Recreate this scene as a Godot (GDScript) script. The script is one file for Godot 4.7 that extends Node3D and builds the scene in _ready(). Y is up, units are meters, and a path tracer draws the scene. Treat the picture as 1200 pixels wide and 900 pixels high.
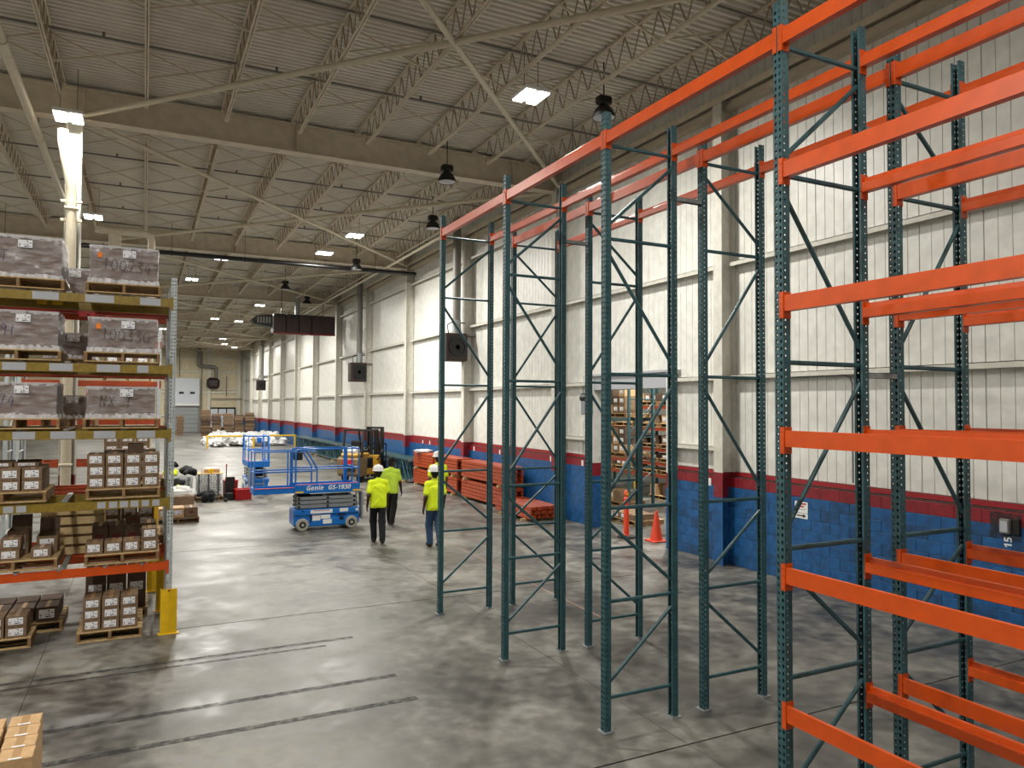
extends Node3D
# A warehouse with new pallet racking going up. The long wall runs along z at x = 10.75, the aisle runs towards -z.

var taken := {}
var M := {}
var rng := RandomNumberGenerator.new()
const EYE := 3.1618
const WALL := 10.75
const END := -93.0
const ORD := ["first", "second", "third", "fourth", "fifth", "sixth", "seventh", "eighth", "ninth", "tenth", "eleventh", "twelfth"]


class G:
	var v := PackedVector3Array()
	var n := PackedVector3Array()
	var uv := PackedVector2Array()
	var ix := PackedInt32Array()

	func quad(a: Vector3, b: Vector3, c: Vector3, d: Vector3) -> void:
		# corners run counter-clockwise as seen from the front
		var m := (c - a).cross(d - b)
		m = m.normalized()
		var s := v.size()
		for p in [a, b, c, d]:
			v.append(p)
			n.append(m)
		uv.append(Vector2(0, 1)); uv.append(Vector2(1, 1)); uv.append(Vector2(1, 0)); uv.append(Vector2(0, 0))
		for k in [0, 2, 1, 0, 3, 2]:
			ix.append(s + k)

	func tri(a: Vector3, b: Vector3, c: Vector3) -> void:
		var m := (b - a).cross(c - a).normalized()
		var s := v.size()
		for p in [a, b, c]:
			v.append(p)
			n.append(m)
			uv.append(Vector2.ZERO)
		for k in [0, 2, 1]:
			ix.append(s + k)

	func box(c: Vector3, size: Vector3, b := Basis.IDENTITY) -> void:
		var h := size * 0.5
		var p := []
		for k in 8:
			p.append(c + b * Vector3(h.x * (1 if k & 1 else -1), h.y * (1 if k & 2 else -1), h.z * (1 if k & 4 else -1)))
		quad(p[4], p[5], p[7], p[6])
		quad(p[1], p[0], p[2], p[3])
		quad(p[5], p[1], p[3], p[7])
		quad(p[0], p[4], p[6], p[2])
		quad(p[6], p[7], p[3], p[2])
		quad(p[0], p[1], p[5], p[4])

	func cbox(c: Vector3, size: Vector3, ch: float, b := Basis.IDENTITY) -> void:
		# a box with chamfered edges
		var h := size * 0.5
		var P := []
		for k in 8:
			var s := Vector3(1 if k & 1 else -1, 1 if k & 2 else -1, 1 if k & 4 else -1)
			var q := []
			for a in 3:
				var e := h - Vector3(ch, ch, ch)
				e[a] = h[a]
				q.append(c + b * (e * s))
			P.append(q)
		var F := [[4, 5, 7, 6, 2], [1, 0, 2, 3, 2], [5, 1, 3, 7, 0], [0, 4, 6, 2, 0], [6, 7, 3, 2, 1], [0, 1, 5, 4, 1]]
		for f in F:
			quad(P[f[0]][f[4]], P[f[1]][f[4]], P[f[2]][f[4]], P[f[3]][f[4]])
		for i in 8:
			for a in 3:
				var j: int = i ^ (1 << a)
				if j > i:
					var a1 := (a + 1) % 3
					var a2 := (a + 2) % 3
					_face(P[i][a1], P[j][a1], P[j][a2], P[i][a2], c)
			_face3(P[i][0], P[i][1], P[i][2], c)

	func _face(a: Vector3, b: Vector3, c: Vector3, d: Vector3, o: Vector3) -> void:
		if (c - a).cross(d - b).dot(a + c - o * 2.0) < 0.0:
			quad(d, c, b, a)
		else:
			quad(a, b, c, d)

	func _face3(a: Vector3, b: Vector3, c: Vector3, o: Vector3) -> void:
		if (b - a).cross(c - a).dot(a - o) < 0.0:
			tri(a, c, b)
		else:
			tri(a, b, c)

	func bar(a: Vector3, b: Vector3, w: float, t: float, up := Vector3.UP) -> void:
		# a straight bar of w (across) by t (towards up) from a to b
		var z := (b - a).normalized()
		if absf(z.dot(up)) > 0.99:
			up = Vector3.RIGHT
		var x := up.cross(z).normalized()
		box((a + b) * 0.5, Vector3(w, t, a.distance_to(b)), Basis(x, z.cross(x), z))

	func tube(pts: Array, r: float, seg := 10, capped := true) -> void:
		var t: Vector3 = (pts[1] - pts[0]).normalized()
		var u := t.cross(Vector3.UP if absf(t.y) < 0.9 else Vector3.RIGHT).normalized()
		var first := v.size()
		for i in pts.size():
			var t2: Vector3 = t
			if i > 0 and i < pts.size() - 1:
				t2 = ((pts[i + 1] - pts[i]).normalized() + (pts[i] - pts[i - 1]).normalized()).normalized()
			elif i > 0:
				t2 = (pts[i] - pts[i - 1]).normalized()
			u = (u - t2 * u.dot(t2)).normalized()
			var w := t2.cross(u)
			for k in seg + 1:
				var a := TAU * k / seg
				var d := u * cos(a) + w * sin(a)
				v.append(pts[i] + d * r)
				n.append(d)
				uv.append(Vector2(float(k) / seg, i))
		for i in pts.size() - 1:
			for k in seg:
				var a := first + i * (seg + 1) + k
				var b := a + seg + 1
				for q in [a, b, a + 1, a + 1, b, b + 1]:
					ix.append(q)
		if capped:
			for e in 2:
				var i := 0 if e == 0 else pts.size() - 1
				var base := first + i * (seg + 1)
				var m: Vector3 = (pts[0] - pts[1]).normalized() if e == 0 else (pts[i] - pts[i - 1]).normalized()
				var s := v.size()
				for k in seg:
					v.append(v[base + k]); n.append(m); uv.append(Vector2.ZERO)
				for k in range(1, seg - 1):
					for q in ([s, s + k, s + k + 1] if e == 0 else [s, s + k + 1, s + k]):
						ix.append(q)

	func lathe(prof: Array, seg: int, o: Vector3, b := Basis.IDENTITY) -> void:
		# prof holds Vector2(radius, height) from the bottom up along the outside
		for i in prof.size() - 1:
			var p: Vector2 = prof[i]
			var q: Vector2 = prof[i + 1]
			var e := Vector2(q.y - p.y, -(q.x - p.x)).normalized()
			var s := v.size()
			for k in seg + 1:
				var a := TAU * k / seg
				var d := Vector3(cos(a), 0, sin(a))
				for w in [p, q]:
					v.append(o + b * (d * w.x + Vector3.UP * w.y))
					n.append(b * (d * e.x + Vector3.UP * e.y))
					uv.append(Vector2(float(k) / seg, w.y))
			for k in seg:
				var a := s + k * 2
				for w in [a, a + 2, a + 1, a + 1, a + 2, a + 3]:
					ix.append(w)

	func prism(poly: PackedVector2Array, z0: float, z1: float, x := Transform3D.IDENTITY) -> void:
		# poly runs counter-clockwise in xy
		var c := poly.size()
		for i in c:
			var p := poly[i]
			var q := poly[(i + 1) % c]
			quad(x * Vector3(p.x, p.y, z1), x * Vector3(p.x, p.y, z0), x * Vector3(q.x, q.y, z0), x * Vector3(q.x, q.y, z1))
		var t := Geometry2D.triangulate_polygon(poly)
		for i in range(0, t.size(), 3):
			var a := poly[t[i]]
			var b := poly[t[i + 1]]
			var d := poly[t[i + 2]]
			if (b - a).cross(d - a) < 0:
				var h := b
				b = d
				d = h
			tri(x * Vector3(a.x, a.y, z1), x * Vector3(b.x, b.y, z1), x * Vector3(d.x, d.y, z1))
			tri(x * Vector3(a.x, a.y, z0), x * Vector3(d.x, d.y, z0), x * Vector3(b.x, b.y, z0))

	func mesh() -> ArrayMesh:
		var a := []
		a.resize(Mesh.ARRAY_MAX)
		a[Mesh.ARRAY_VERTEX] = v
		a[Mesh.ARRAY_NORMAL] = n
		a[Mesh.ARRAY_TEX_UV] = uv
		a[Mesh.ARRAY_INDEX] = ix
		var m := ArrayMesh.new()
		m.add_surface_from_arrays(Mesh.PRIMITIVE_TRIANGLES, a)
		return m


func numbered(called: String) -> String:
	var k: int = taken.get(called, 0)
	taken[called] = k + 1
	return called if k == 0 else "%s_%03d" % [called, k]


func tag(o: Node, label: String, category: String, group := "") -> Node:
	o.set_meta("label", label)
	o.set_meta("category", category)
	if group:
		o.set_meta("group", group)
	return o


func thing(called: String, label: String, category: String, at := Vector3.ZERO, turn := 0.0, group := "") -> Node3D:
	var o := Node3D.new()
	o.name = numbered(called)
	add_child(o)
	o.position = at
	o.rotation.y = turn
	tag(o, label, category, group)
	return o


func piece(parent: Node, called: String, shape, mat: Material, at := Vector3.ZERO, turn := Basis.IDENTITY) -> MeshInstance3D:
	var o := MeshInstance3D.new()
	o.mesh = shape.mesh() if shape is G else shape
	o.material_override = mat
	o.name = numbered(called) if parent == self else called
	parent.add_child(o, true)
	o.transform = Transform3D(turn, at)
	return o


func struct(called: String, label := "") -> Node3D:
	var o := Node3D.new()
	o.name = called
	add_child(o)
	o.set_meta("kind", "structure")
	if label:
		o.set_meta("label", label)
	return o


func dup(o: Node3D, at: Vector3, turn: float, label: String, group := "") -> Node3D:
	var c: Node3D = o.duplicate()
	c.name = numbered(o.name.rstrip("0123456789_"))
	add_child(c)
	c.position = at
	c.rotation.y = turn
	c.set_meta("label", label)
	if group:
		c.set_meta("group", group)
	return c


func bx(c: Vector3, s: Vector3, ch := 0.0) -> G:
	var g := G.new()
	if ch > 0.0:
		g.cbox(c, s, ch)
	else:
		g.box(c, s)
	return g


func tb(pts: Array, r: float, seg := 10) -> G:
	var g := G.new()
	g.tube(pts, r, seg)
	return g


func noise_tex(freq: float, lo: Color, hi: Color, seed_: int, octaves := 4, size := 256, normal := false) -> NoiseTexture2D:
	var f := FastNoiseLite.new()
	f.noise_type = FastNoiseLite.TYPE_SIMPLEX_SMOOTH
	f.frequency = freq
	f.fractal_octaves = octaves
	f.seed = seed_
	var t := NoiseTexture2D.new()
	t.width = size
	t.height = size
	t.seamless = true
	t.noise = f
	if normal:
		t.as_normal_map = true
		t.bump_strength = 2.0
	else:
		var r := Gradient.new()
		r.set_color(0, lo)
		r.set_color(1, hi)
		t.color_ramp = r
	return t


func mat(key: String, col: Color, rough := 0.6, metal := 0.0, spot := 0.0, scale := 1.0) -> StandardMaterial3D:
	# a painted surface; spot > 0 gives it wear of that strength, repeated every 1 / scale metres
	var m := StandardMaterial3D.new()
	m.resource_name = key
	m.albedo_color = col
	m.roughness = rough
	m.metallic = metal
	if spot > 0.0:
		var d := 1.0 - spot
		m.albedo_texture = wear(d)
		m.uv1_triplanar = true
		m.uv1_world_triplanar = true
		m.uv1_scale = Vector3(scale, scale, scale)
	M[key] = m
	return m


var wears := {}
func wear(d: float) -> Texture2D:
	var k := snappedf(d, 0.1)
	if not wears.has(k):
		wears[k] = noise_tex(0.02, Color(k, k, k), Color(1, 1, 1), 11, 5, 256)
	return wears[k]


func noise_img(freq: float, seed_: int, size: int, octaves := 4, ridged := false) -> Image:
	var f := FastNoiseLite.new()
	f.noise_type = FastNoiseLite.TYPE_SIMPLEX_SMOOTH
	f.frequency = freq
	f.fractal_octaves = octaves
	f.seed = seed_
	if ridged:
		f.fractal_type = FastNoiseLite.FRACTAL_RIDGED
	var im := f.get_seamless_image(size, size)
	im.convert(Image.FORMAT_L8)
	return im


func concrete() -> void:
	# trowelled concrete: broad clouds, mottling, scuffs; one picture of colour and one of gloss, repeated every 14 m
	var S := 1024
	var a := noise_img(0.004, 3, S, 3).get_data()
	var b := noise_img(0.012, 5, S, 6).get_data()
	var c := noise_img(0.05, 8, S, 4).get_data()
	var e := noise_img(0.010, 21, S, 2, true).get_data()
	var col := PackedByteArray()
	col.resize(S * S * 3)
	var gl := PackedByteArray()
	gl.resize(S * S)
	for i in S * S:
		var m := a[i] * 0.30 + b[i] * 0.38 + c[i] * 0.32
		var k := 0.76 + (m - 128.0) / 128.0 * 0.66
		if e[i] > 246:
			k -= (e[i] - 246) * 0.014
		var w := (a[i] - b[i] * 0.5) / 255.0
		col[i * 3] = clampi(int(k * 255.0), 0, 255)
		col[i * 3 + 1] = clampi(int(k * (252.0 - 2.0 * w)), 0, 255)
		col[i * 3 + 2] = clampi(int(k * (243.0 - 10.0 * w)), 0, 255)
		gl[i] = clampi(int(55.0 + b[i] * 0.32 + c[i] * 0.15), 0, 255)
	var m := StandardMaterial3D.new()
	m.resource_name = "concrete"
	m.albedo_texture = ImageTexture.create_from_image(Image.create_from_data(S, S, false, Image.FORMAT_RGB8, col))
	m.albedo_color = Color(0.505, 0.502, 0.497)
	m.roughness = 1.0
	m.roughness_texture = ImageTexture.create_from_image(Image.create_from_data(S, S, false, Image.FORMAT_L8, gl))
	m.uv1_triplanar = true
	m.uv1_world_triplanar = true
	m.uv1_scale = Vector3.ONE / 14.0
	M.concrete = m


func label_tex() -> StandardMaterial3D:
	# the print of a shipping label: lines of small type, a bar code and boxes
	var im := Image.create(64, 40, false, Image.FORMAT_RGB8)
	im.fill(Color(0.9, 0.9, 0.92))
	var r := RandomNumberGenerator.new()
	r.seed = 4
	for row in 4:
		var y := 4 + row * 9
		var x := 4
		while x < 56:
			var w := r.randi_range(3, 12)
			if r.randf() < 0.6:
				im.fill_rect(Rect2i(x, y, mini(w, 60 - x), r.randi_range(2, 5)), Color(0.12, 0.12, 0.16))
			x += w + r.randi_range(1, 5)
	var m := StandardMaterial3D.new()
	m.resource_name = "label print"
	m.albedo_texture = ImageTexture.create_from_image(im)
	m.roughness = 0.6
	M.label = m
	return m


func cards() -> void:
	mat("card", Color(0.53, 0.43, 0.33), 0.85, 0.0, 0.2, 2.0)
	mat("card dark", Color(0.37, 0.29, 0.23), 0.85, 0.0, 0.2, 2.0)
	mat("card pale", Color(0.76, 0.62, 0.45), 0.8, 0.0, 0.15, 2.0)
	mat("inside", Color(0.22, 0.16, 0.12), 0.9)
	mat("tape", Color(0.66, 0.53, 0.38), 0.3)
	mat("tape white", Color(0.9, 0.9, 0.9), 0.35)


func paints() -> void:
	mat("teal", Color(0.21, 0.365, 0.39), 0.42, 0.0, 0.2, 1.5)
	mat("orange", Color(0.82, 0.31, 0.045), 0.33, 0.0, 0.15, 1.0)
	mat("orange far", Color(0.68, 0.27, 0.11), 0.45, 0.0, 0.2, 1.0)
	mat("white", Color(0.90, 0.90, 0.875), 0.40, 0.0, 0.09, 0.5)
	mat("steel beige", Color(0.82, 0.77, 0.69), 0.6, 0.0, 0.12, 0.5)
	mat("web steel", Color(0.60, 0.54, 0.45), 0.7)
	mat("boot", Color(0.16, 0.13, 0.11), 0.8)
	mat("marker", Color(0.17, 0.14, 0.14), 0.7)
	mat("deck", Color(0.86, 0.84, 0.79), 0.7, 0.0, 0.15, 0.25)
	mat("cream", Color(0.86, 0.81, 0.68), 0.5, 0.0, 0.12, 0.5)
	mat("column", Color(0.83, 0.82, 0.78), 0.5, 0.0, 0.12, 0.7)
	mat("blue block", Color(0.10, 0.37, 0.61), 0.45, 0.0, 0.3, 0.8)
	mat("blue block b", Color(0.09, 0.335, 0.55), 0.5, 0.0, 0.4, 0.9)
	mat("red block", Color(0.54, 0.10, 0.15), 0.45, 0.0, 0.2, 0.8)
	mat("red paint", Color(0.58, 0.09, 0.13), 0.45)
	mat("mortar", Color(0.07, 0.25, 0.45), 0.8)
	mat("ledge", Color(0.30, 0.22, 0.20), 0.8)
	mat("galvanised", Color(0.62, 0.64, 0.65), 0.42, 0.25, 0.2, 2.0)
	mat("grey rack", Color(0.73, 0.76, 0.77), 0.45, 0.1, 0.12, 1.5)
	mat("black steel", Color(0.035, 0.035, 0.035), 0.5)
	mat("black pipe", Color(0.03, 0.03, 0.035), 0.35)
	mat("rubber", Color(0.04, 0.04, 0.042), 0.75)
	mat("grey tyre", Color(0.60, 0.59, 0.56), 0.8)
	mat("gold", Color(0.58, 0.48, 0.13), 0.5, 0.0, 0.2, 2.0)
	mat("tape grey", Color(0.66, 0.67, 0.70), 0.4)
	mat("yellow", Color(0.92, 0.74, 0.05), 0.45, 0.0, 0.1, 1.0)
	mat("rack red", Color(0.55, 0.12, 0.09), 0.45)
	mat("red plastic", Color(0.68, 0.03, 0.05), 0.4)
	mat("lift blue", Color(0.05, 0.42, 0.76), 0.35, 0.0, 0.1, 1.5)
	mat("lift grey", Color(0.50, 0.52, 0.54), 0.5)
	mat("white plastic", Color(0.88, 0.88, 0.88), 0.4)
	mat("wood", Color(0.78, 0.66, 0.47), 0.8, 0.0, 0.25, 2.0)
	mat("wood grey", Color(0.62, 0.48, 0.32), 0.85, 0.0, 0.3, 2.0)
	mat("ink", Color(0.06, 0.05, 0.07), 0.7)
	mat("ink red", Color(0.40, 0.02, 0.05), 0.7)
	mat("ink blue", Color(0.10, 0.08, 0.35), 0.7)
	mat("orange tag", Color(0.95, 0.50, 0.02), 0.6)
	mat("cone orange", Color(0.88, 0.28, 0.15), 0.45)
	mat("forklift tan", Color(0.52, 0.43, 0.29), 0.6, 0.0, 0.4, 2.0)
	mat("forklift yellow", Color(0.76, 0.58, 0.17), 0.45, 0.0, 0.25, 1.5)
	mat("hi-vis", Color(0.86, 0.94, 0.12), 0.8)
	mat("hi-vis pale", Color(0.74, 0.86, 0.25), 0.8)
	mat("jeans", Color(0.20, 0.30, 0.44), 0.9)
	mat("navy", Color(0.03, 0.04, 0.07), 0.9)
	mat("black cloth", Color(0.02, 0.02, 0.022), 0.9)
	mat("skin", Color(0.24, 0.13, 0.085), 0.6)
	mat("skin pale", Color(0.50, 0.31, 0.22), 0.6)
	mat("hair", Color(0.02, 0.015, 0.012), 0.8)
	mat("heater brown", Color(0.20, 0.13, 0.125), 0.55, 0.0, 0.15, 1.0)
	mat("conduit", Color(0.46, 0.45, 0.43), 0.5, 0.2)
	mat("dock white", Color(0.78, 0.80, 0.83), 0.5)
	mat("dark glass", Color(0.10, 0.12, 0.14), 0.2)
	mat("pipe paint", Color(0.80, 0.76, 0.67), 0.45, 0.0, 0.15, 1.0)
	mat("joint", Color(0.16, 0.155, 0.15), 0.9)
	mat("chalk", Color(0.62, 0.50, 0.44), 0.8)
	mat("foil", Color(0.75, 0.74, 0.72), 0.25, 0.8)
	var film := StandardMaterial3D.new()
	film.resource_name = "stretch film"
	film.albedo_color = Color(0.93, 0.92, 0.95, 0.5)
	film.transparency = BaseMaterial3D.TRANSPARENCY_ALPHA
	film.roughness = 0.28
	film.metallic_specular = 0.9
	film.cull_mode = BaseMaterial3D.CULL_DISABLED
	film.albedo_texture = noise_tex(0.016, Color(1, 1, 1, 0.0), Color(1, 1, 1, 0.75), 31, 4, 256)  # whiter streaks paint glare into the film
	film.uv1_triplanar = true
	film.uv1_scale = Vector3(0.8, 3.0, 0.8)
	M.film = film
	var lamp := StandardMaterial3D.new()
	lamp.resource_name = "lit diffuser"
	lamp.albedo_color = Color(0.95, 0.95, 0.95)
	lamp.emission_enabled = true
	lamp.emission = Color(1.0, 0.98, 0.93)
	lamp.emission_energy_multiplier = 9.0
	M.lamp = lamp
	label_tex()
	cards()


func floor_() -> void:
	var f := struct("floor", "polished grey concrete floor of the warehouse")
	piece(f, "sub_base", bx(Vector3(4.5, -0.24, -43.5), Vector3(39.4, 0.4, 100)), M.joint)
	var xs := [-15.0, -7.0, -1.1, 4.62, 11.2, 17.6, 24.0]
	var z := 6.4
	var zs := []
	while z > END - 0.3:
		zs.append(z)
		z -= 5.97
	zs.append(END - 0.4)
	for i in xs.size() - 1:
		for j in zs.size() - 1:
			if xs[i] > 11.0 and (zs[j] < -32.0 or zs[j] > 0.0):
				continue
			var a: float = xs[i]
			var b: float = xs[i + 1]
			var c: float = zs[j]
			var d: float = zs[j + 1]
			piece(f, "slab", bx(Vector3((b - a) * 0.5, -0.03, (d - c) * 0.5), Vector3(b - a - 0.006, 0.06, c - d - 0.022)), M.concrete, Vector3(a, 0, c))
	# setting-out lines snapped on the slab for the racking, and old masking tape
	for l in [[Vector3(6.55, 0, -25), Vector3(6.2, 0, -9.4)], [Vector3(5.3, 0, -17.7), Vector3(8.6, 0, -17.7)], [Vector3(8.55, 0, -31.5), Vector3(9.5, 0, -29.2)]]:
		var g := G.new()
		g.bar(l[0] + Vector3(0, 0.0006, 0), l[1] + Vector3(0, 0.0006, 0), 0.022, 0.001)
		piece(f, "chalk_line", g, M.chalk)
	# dark residue of old tape lines in front of the stocked rack
	for l in [[-9.88, -1.6, 2.2, 0.06], [-10.08, -1.7, 2.6, 0.09], [-8.45, -1.0, 2.7, 0.1], [-7.7, -0.8, 2.7, 0.1]]:
		piece(f, "old_tape_line", bx(Vector3((l[1] + l[2]) * 0.5, 0.0006, l[0]), Vector3(l[2] - l[1], 0.001, l[3])), M.residue)


func rib_panel(h: float) -> ArrayMesh:
	# one sheet of wall cladding 0.98 m wide: five flat pans between narrow grooves, standing on y = 0, facing -x
	var g := G.new()
	for k in 5:
		g.cbox(Vector3(0.015, h * 0.5, -0.392 + k * 0.196), Vector3(0.03, h, 0.190 if k < 4 else 0.186), 0.004)
	return g.mesh()


func i_column(h: float, w: float, d: float) -> ArrayMesh:
	var g := G.new()
	g.box(Vector3(-d * 0.5 + 0.01, h * 0.5, 0), Vector3(0.02, h, w))
	g.box(Vector3(d * 0.5 - 0.01, h * 0.5, 0), Vector3(0.02, h, w))
	g.box(Vector3(0, h * 0.5, 0), Vector3(d - 0.04, h, 0.015))
	return g.mesh()


func wall_right() -> void:
	var w := struct("wall_right", "long white ribbed steel wall above a blue and red block wainscot")
	var OA := -16.4
	var OB := -13.35
	for s in [[6.4, OB, 0.0, 10.4], [OA, END - 0.4, 0.0, 10.4], [OB, OA, 4.0, 10.4]]:
		piece(w, "backing", bx(Vector3(0, (s[2] + s[3]) * 0.5, (s[0] + s[1]) * 0.5), Vector3(0.22, s[3] - s[2], s[0] - s[1])), M["white"], Vector3(WALL + 0.14, 0, 0))
	var tall := rib_panel(8.4)
	var short := rib_panel(6.1)
	var z := 5.9
	while z > END:
		var over := z < OB + 0.48 and z > OA - 0.48
		piece(w, "panel", short if over else tall, M["white"], Vector3(WALL, 4.0 if over else 1.86, z))
		z -= 0.985
	# steel columns on every line, with the wainscot paint carried across their feet
	var up := i_column(7.65, 0.25, 0.36)
	var r1 := i_column(0.5, 0.25, 0.36)
	var b1 := i_column(1.35, 0.25, 0.36)
	for k in range(-2, 13):
		var cz := -11.5 - 6.7 * k - 0.12 * maxi(k - 5, 0)
		if cz < END:
			continue
		var c := piece(w, "column", up, M.column, Vector3(WALL - 0.2, 1.85, cz))
		piece(c, "red_band", r1, M["red block"], Vector3(0, -0.5, 0))
		piece(c, "blue_foot", b1, M["blue block"], Vector3(0, -1.85, 0))
		if k < 12:
			for y in [3.81, 6.1, 8.6]:
				if y < 4.0 and k == 0:
					for q in [[-11.65, -13.2], [-16.55, -18.0]]:
						girt(w, y, q[0], q[1])
				else:
					girt(w, y, cz - 0.13, cz - 6.57)
			if k == 0:
				girt(w, 2.35, -16.75, -18.05)
				girt(w, 2.35, -11.65, -13.2)
	# eave strut and the angle over it
	var e := G.new()
	e.box(Vector3(WALL - 0.1, 9.25, -43.4), Vector3(0.2, 0.02, 99))
	e.box(Vector3(WALL - 0.19, 9.32, -43.4), Vector3(0.02, 0.14, 99))
	e.box(Vector3(WALL - 0.25, 9.48, -43.4), Vector3(0.3, 0.02, 99))
	e.box(Vector3(WALL - 0.39, 9.42, -43.4), Vector3(0.02, 0.12, 99))
	piece(w, "eave_strut", e, M["steel beige"])
	wainscot(w, OA, OB)
	# frame of the wide opening to the next hall
	var h := G.new()
	h.box(Vector3(WALL + 0.02, 3.78, (OA + OB) * 0.5), Vector3(0.42, 0.36, OB - OA + 0.3))
	h.box(Vector3(WALL - 0.12, 3.98, (OA + OB) * 0.5), Vector3(0.3, 0.05, OB - OA + 0.5))
	piece(w, "lintel", h, M["tape grey"])
	for s in [[OA - 0.08, 0.0], [OB + 0.08, 0.0]]:
		piece(w, "jamb", bx(Vector3(0, 2.83, 0), Vector3(0.5, 2.3, 0.16), 0.01), M["white"], Vector3(WALL + 0.02, 0, s[0]))
		piece(w, "jamb_red", bx(Vector3(0, 1.52, 0), Vector3(0.505, 0.34, 0.165)), M["red block"], Vector3(WALL + 0.02, 0, s[0]))
		piece(w, "jamb_blue", bx(Vector3(0, 0.675, 0), Vector3(0.505, 1.35, 0.165)), M["blue block"], Vector3(WALL + 0.02, 0, s[0]))
	piece(w, "conduit", tb([Vector3(WALL - 0.05, 3.72, -9.9), Vector3(WALL - 0.05, 3.72, -8.75), Vector3(WALL - 0.05, 3.68, -8.64), Vector3(WALL - 0.05, 3.58, -8.6), Vector3(WALL - 0.05, 1.9, -8.6)], 0.016, 8), M["lift grey"])


func girt(w: Node, y: float, za: float, zb: float) -> void:
	var l := za - zb
	var g := G.new()
	g.box(Vector3(-0.1, 0, -l * 0.5), Vector3(0.2, 0.012, l))
	g.box(Vector3(-0.194, -0.04, -l * 0.5), Vector3(0.012, 0.09, l))
	g.box(Vector3(-0.006, -0.04, -l * 0.5), Vector3(0.012, 0.09, l))
	piece(w, "girt", g, M.column, Vector3(WALL, y, za))


func wainscot(w: Node, oa: float, ob: float) -> void:
	var X := WALL - 0.13
	# the stretch beside the racking: single blocks, laid in half bond
	var full := bx(Vector3.ZERO, Vector3(0.13, 0.190, 0.395), 0.004).mesh()
	var half := bx(Vector3.ZERO, Vector3(0.13, 0.190, 0.195), 0.004).mesh()
	piece(w, "mortar_bed", bx(Vector3(X + 0.1, 0.87, -8.3), Vector3(0.09, 1.74, 9.8)), M.mortar)
	for c in 9:
		var z := ob + 0.16
		var first := c % 2 == 1
		while z < -3.6:
			var l := 0.198 if first else 0.398
			var m: Material = M["red block"] if c == 8 else (M["blue block"] if rng.randf() < 0.8 else M["blue block b"])
			piece(w, "block", half if first else full, m, Vector3(X + 0.065 + rng.randf_range(-0.0015, 0.0015), 0.098 + c * 0.194, z + l * 0.5))
			z += l
			first = false
	# farther along the joints no longer tell, one panel per bay
	var runs := [[6.4, -3.55]]
	runs.append([oa - 0.16, -18.2])
	for k in range(1, 13):
		runs.append([-11.5 - 6.7 * k, maxf(-11.5 - 6.7 * (k + 1), END)])
	for r in runs:
		var l: float = r[0] - r[1]
		if l < 0.1:
			continue
		piece(w, "wainscot_panel", bx(Vector3(0.065, 0.78, -l * 0.5), Vector3(0.13, 1.56, l - 0.01)), M["blue block"], Vector3(X, 0, r[0]))
		piece(w, "red_course", bx(Vector3(0.065, 1.655, -l * 0.5), Vector3(0.13, 0.19, l - 0.01)), M["red block"], Vector3(X, 0, r[0]))
	for s in [[6.4, ob], [oa, END]]:
		var l: float = s[0] - s[1]
		piece(w, "ledge", bx(Vector3(0.1, 1.757, -l * 0.5), Vector3(0.12, 0.012, l)), M.ledge, Vector3(X, 0, s[0]))
		piece(w, "flashing", bx(Vector3(0.112, 1.815, -l * 0.5), Vector3(0.02, 0.075, l)), M["red paint"], Vector3(X, 0, s[0]))


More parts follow.
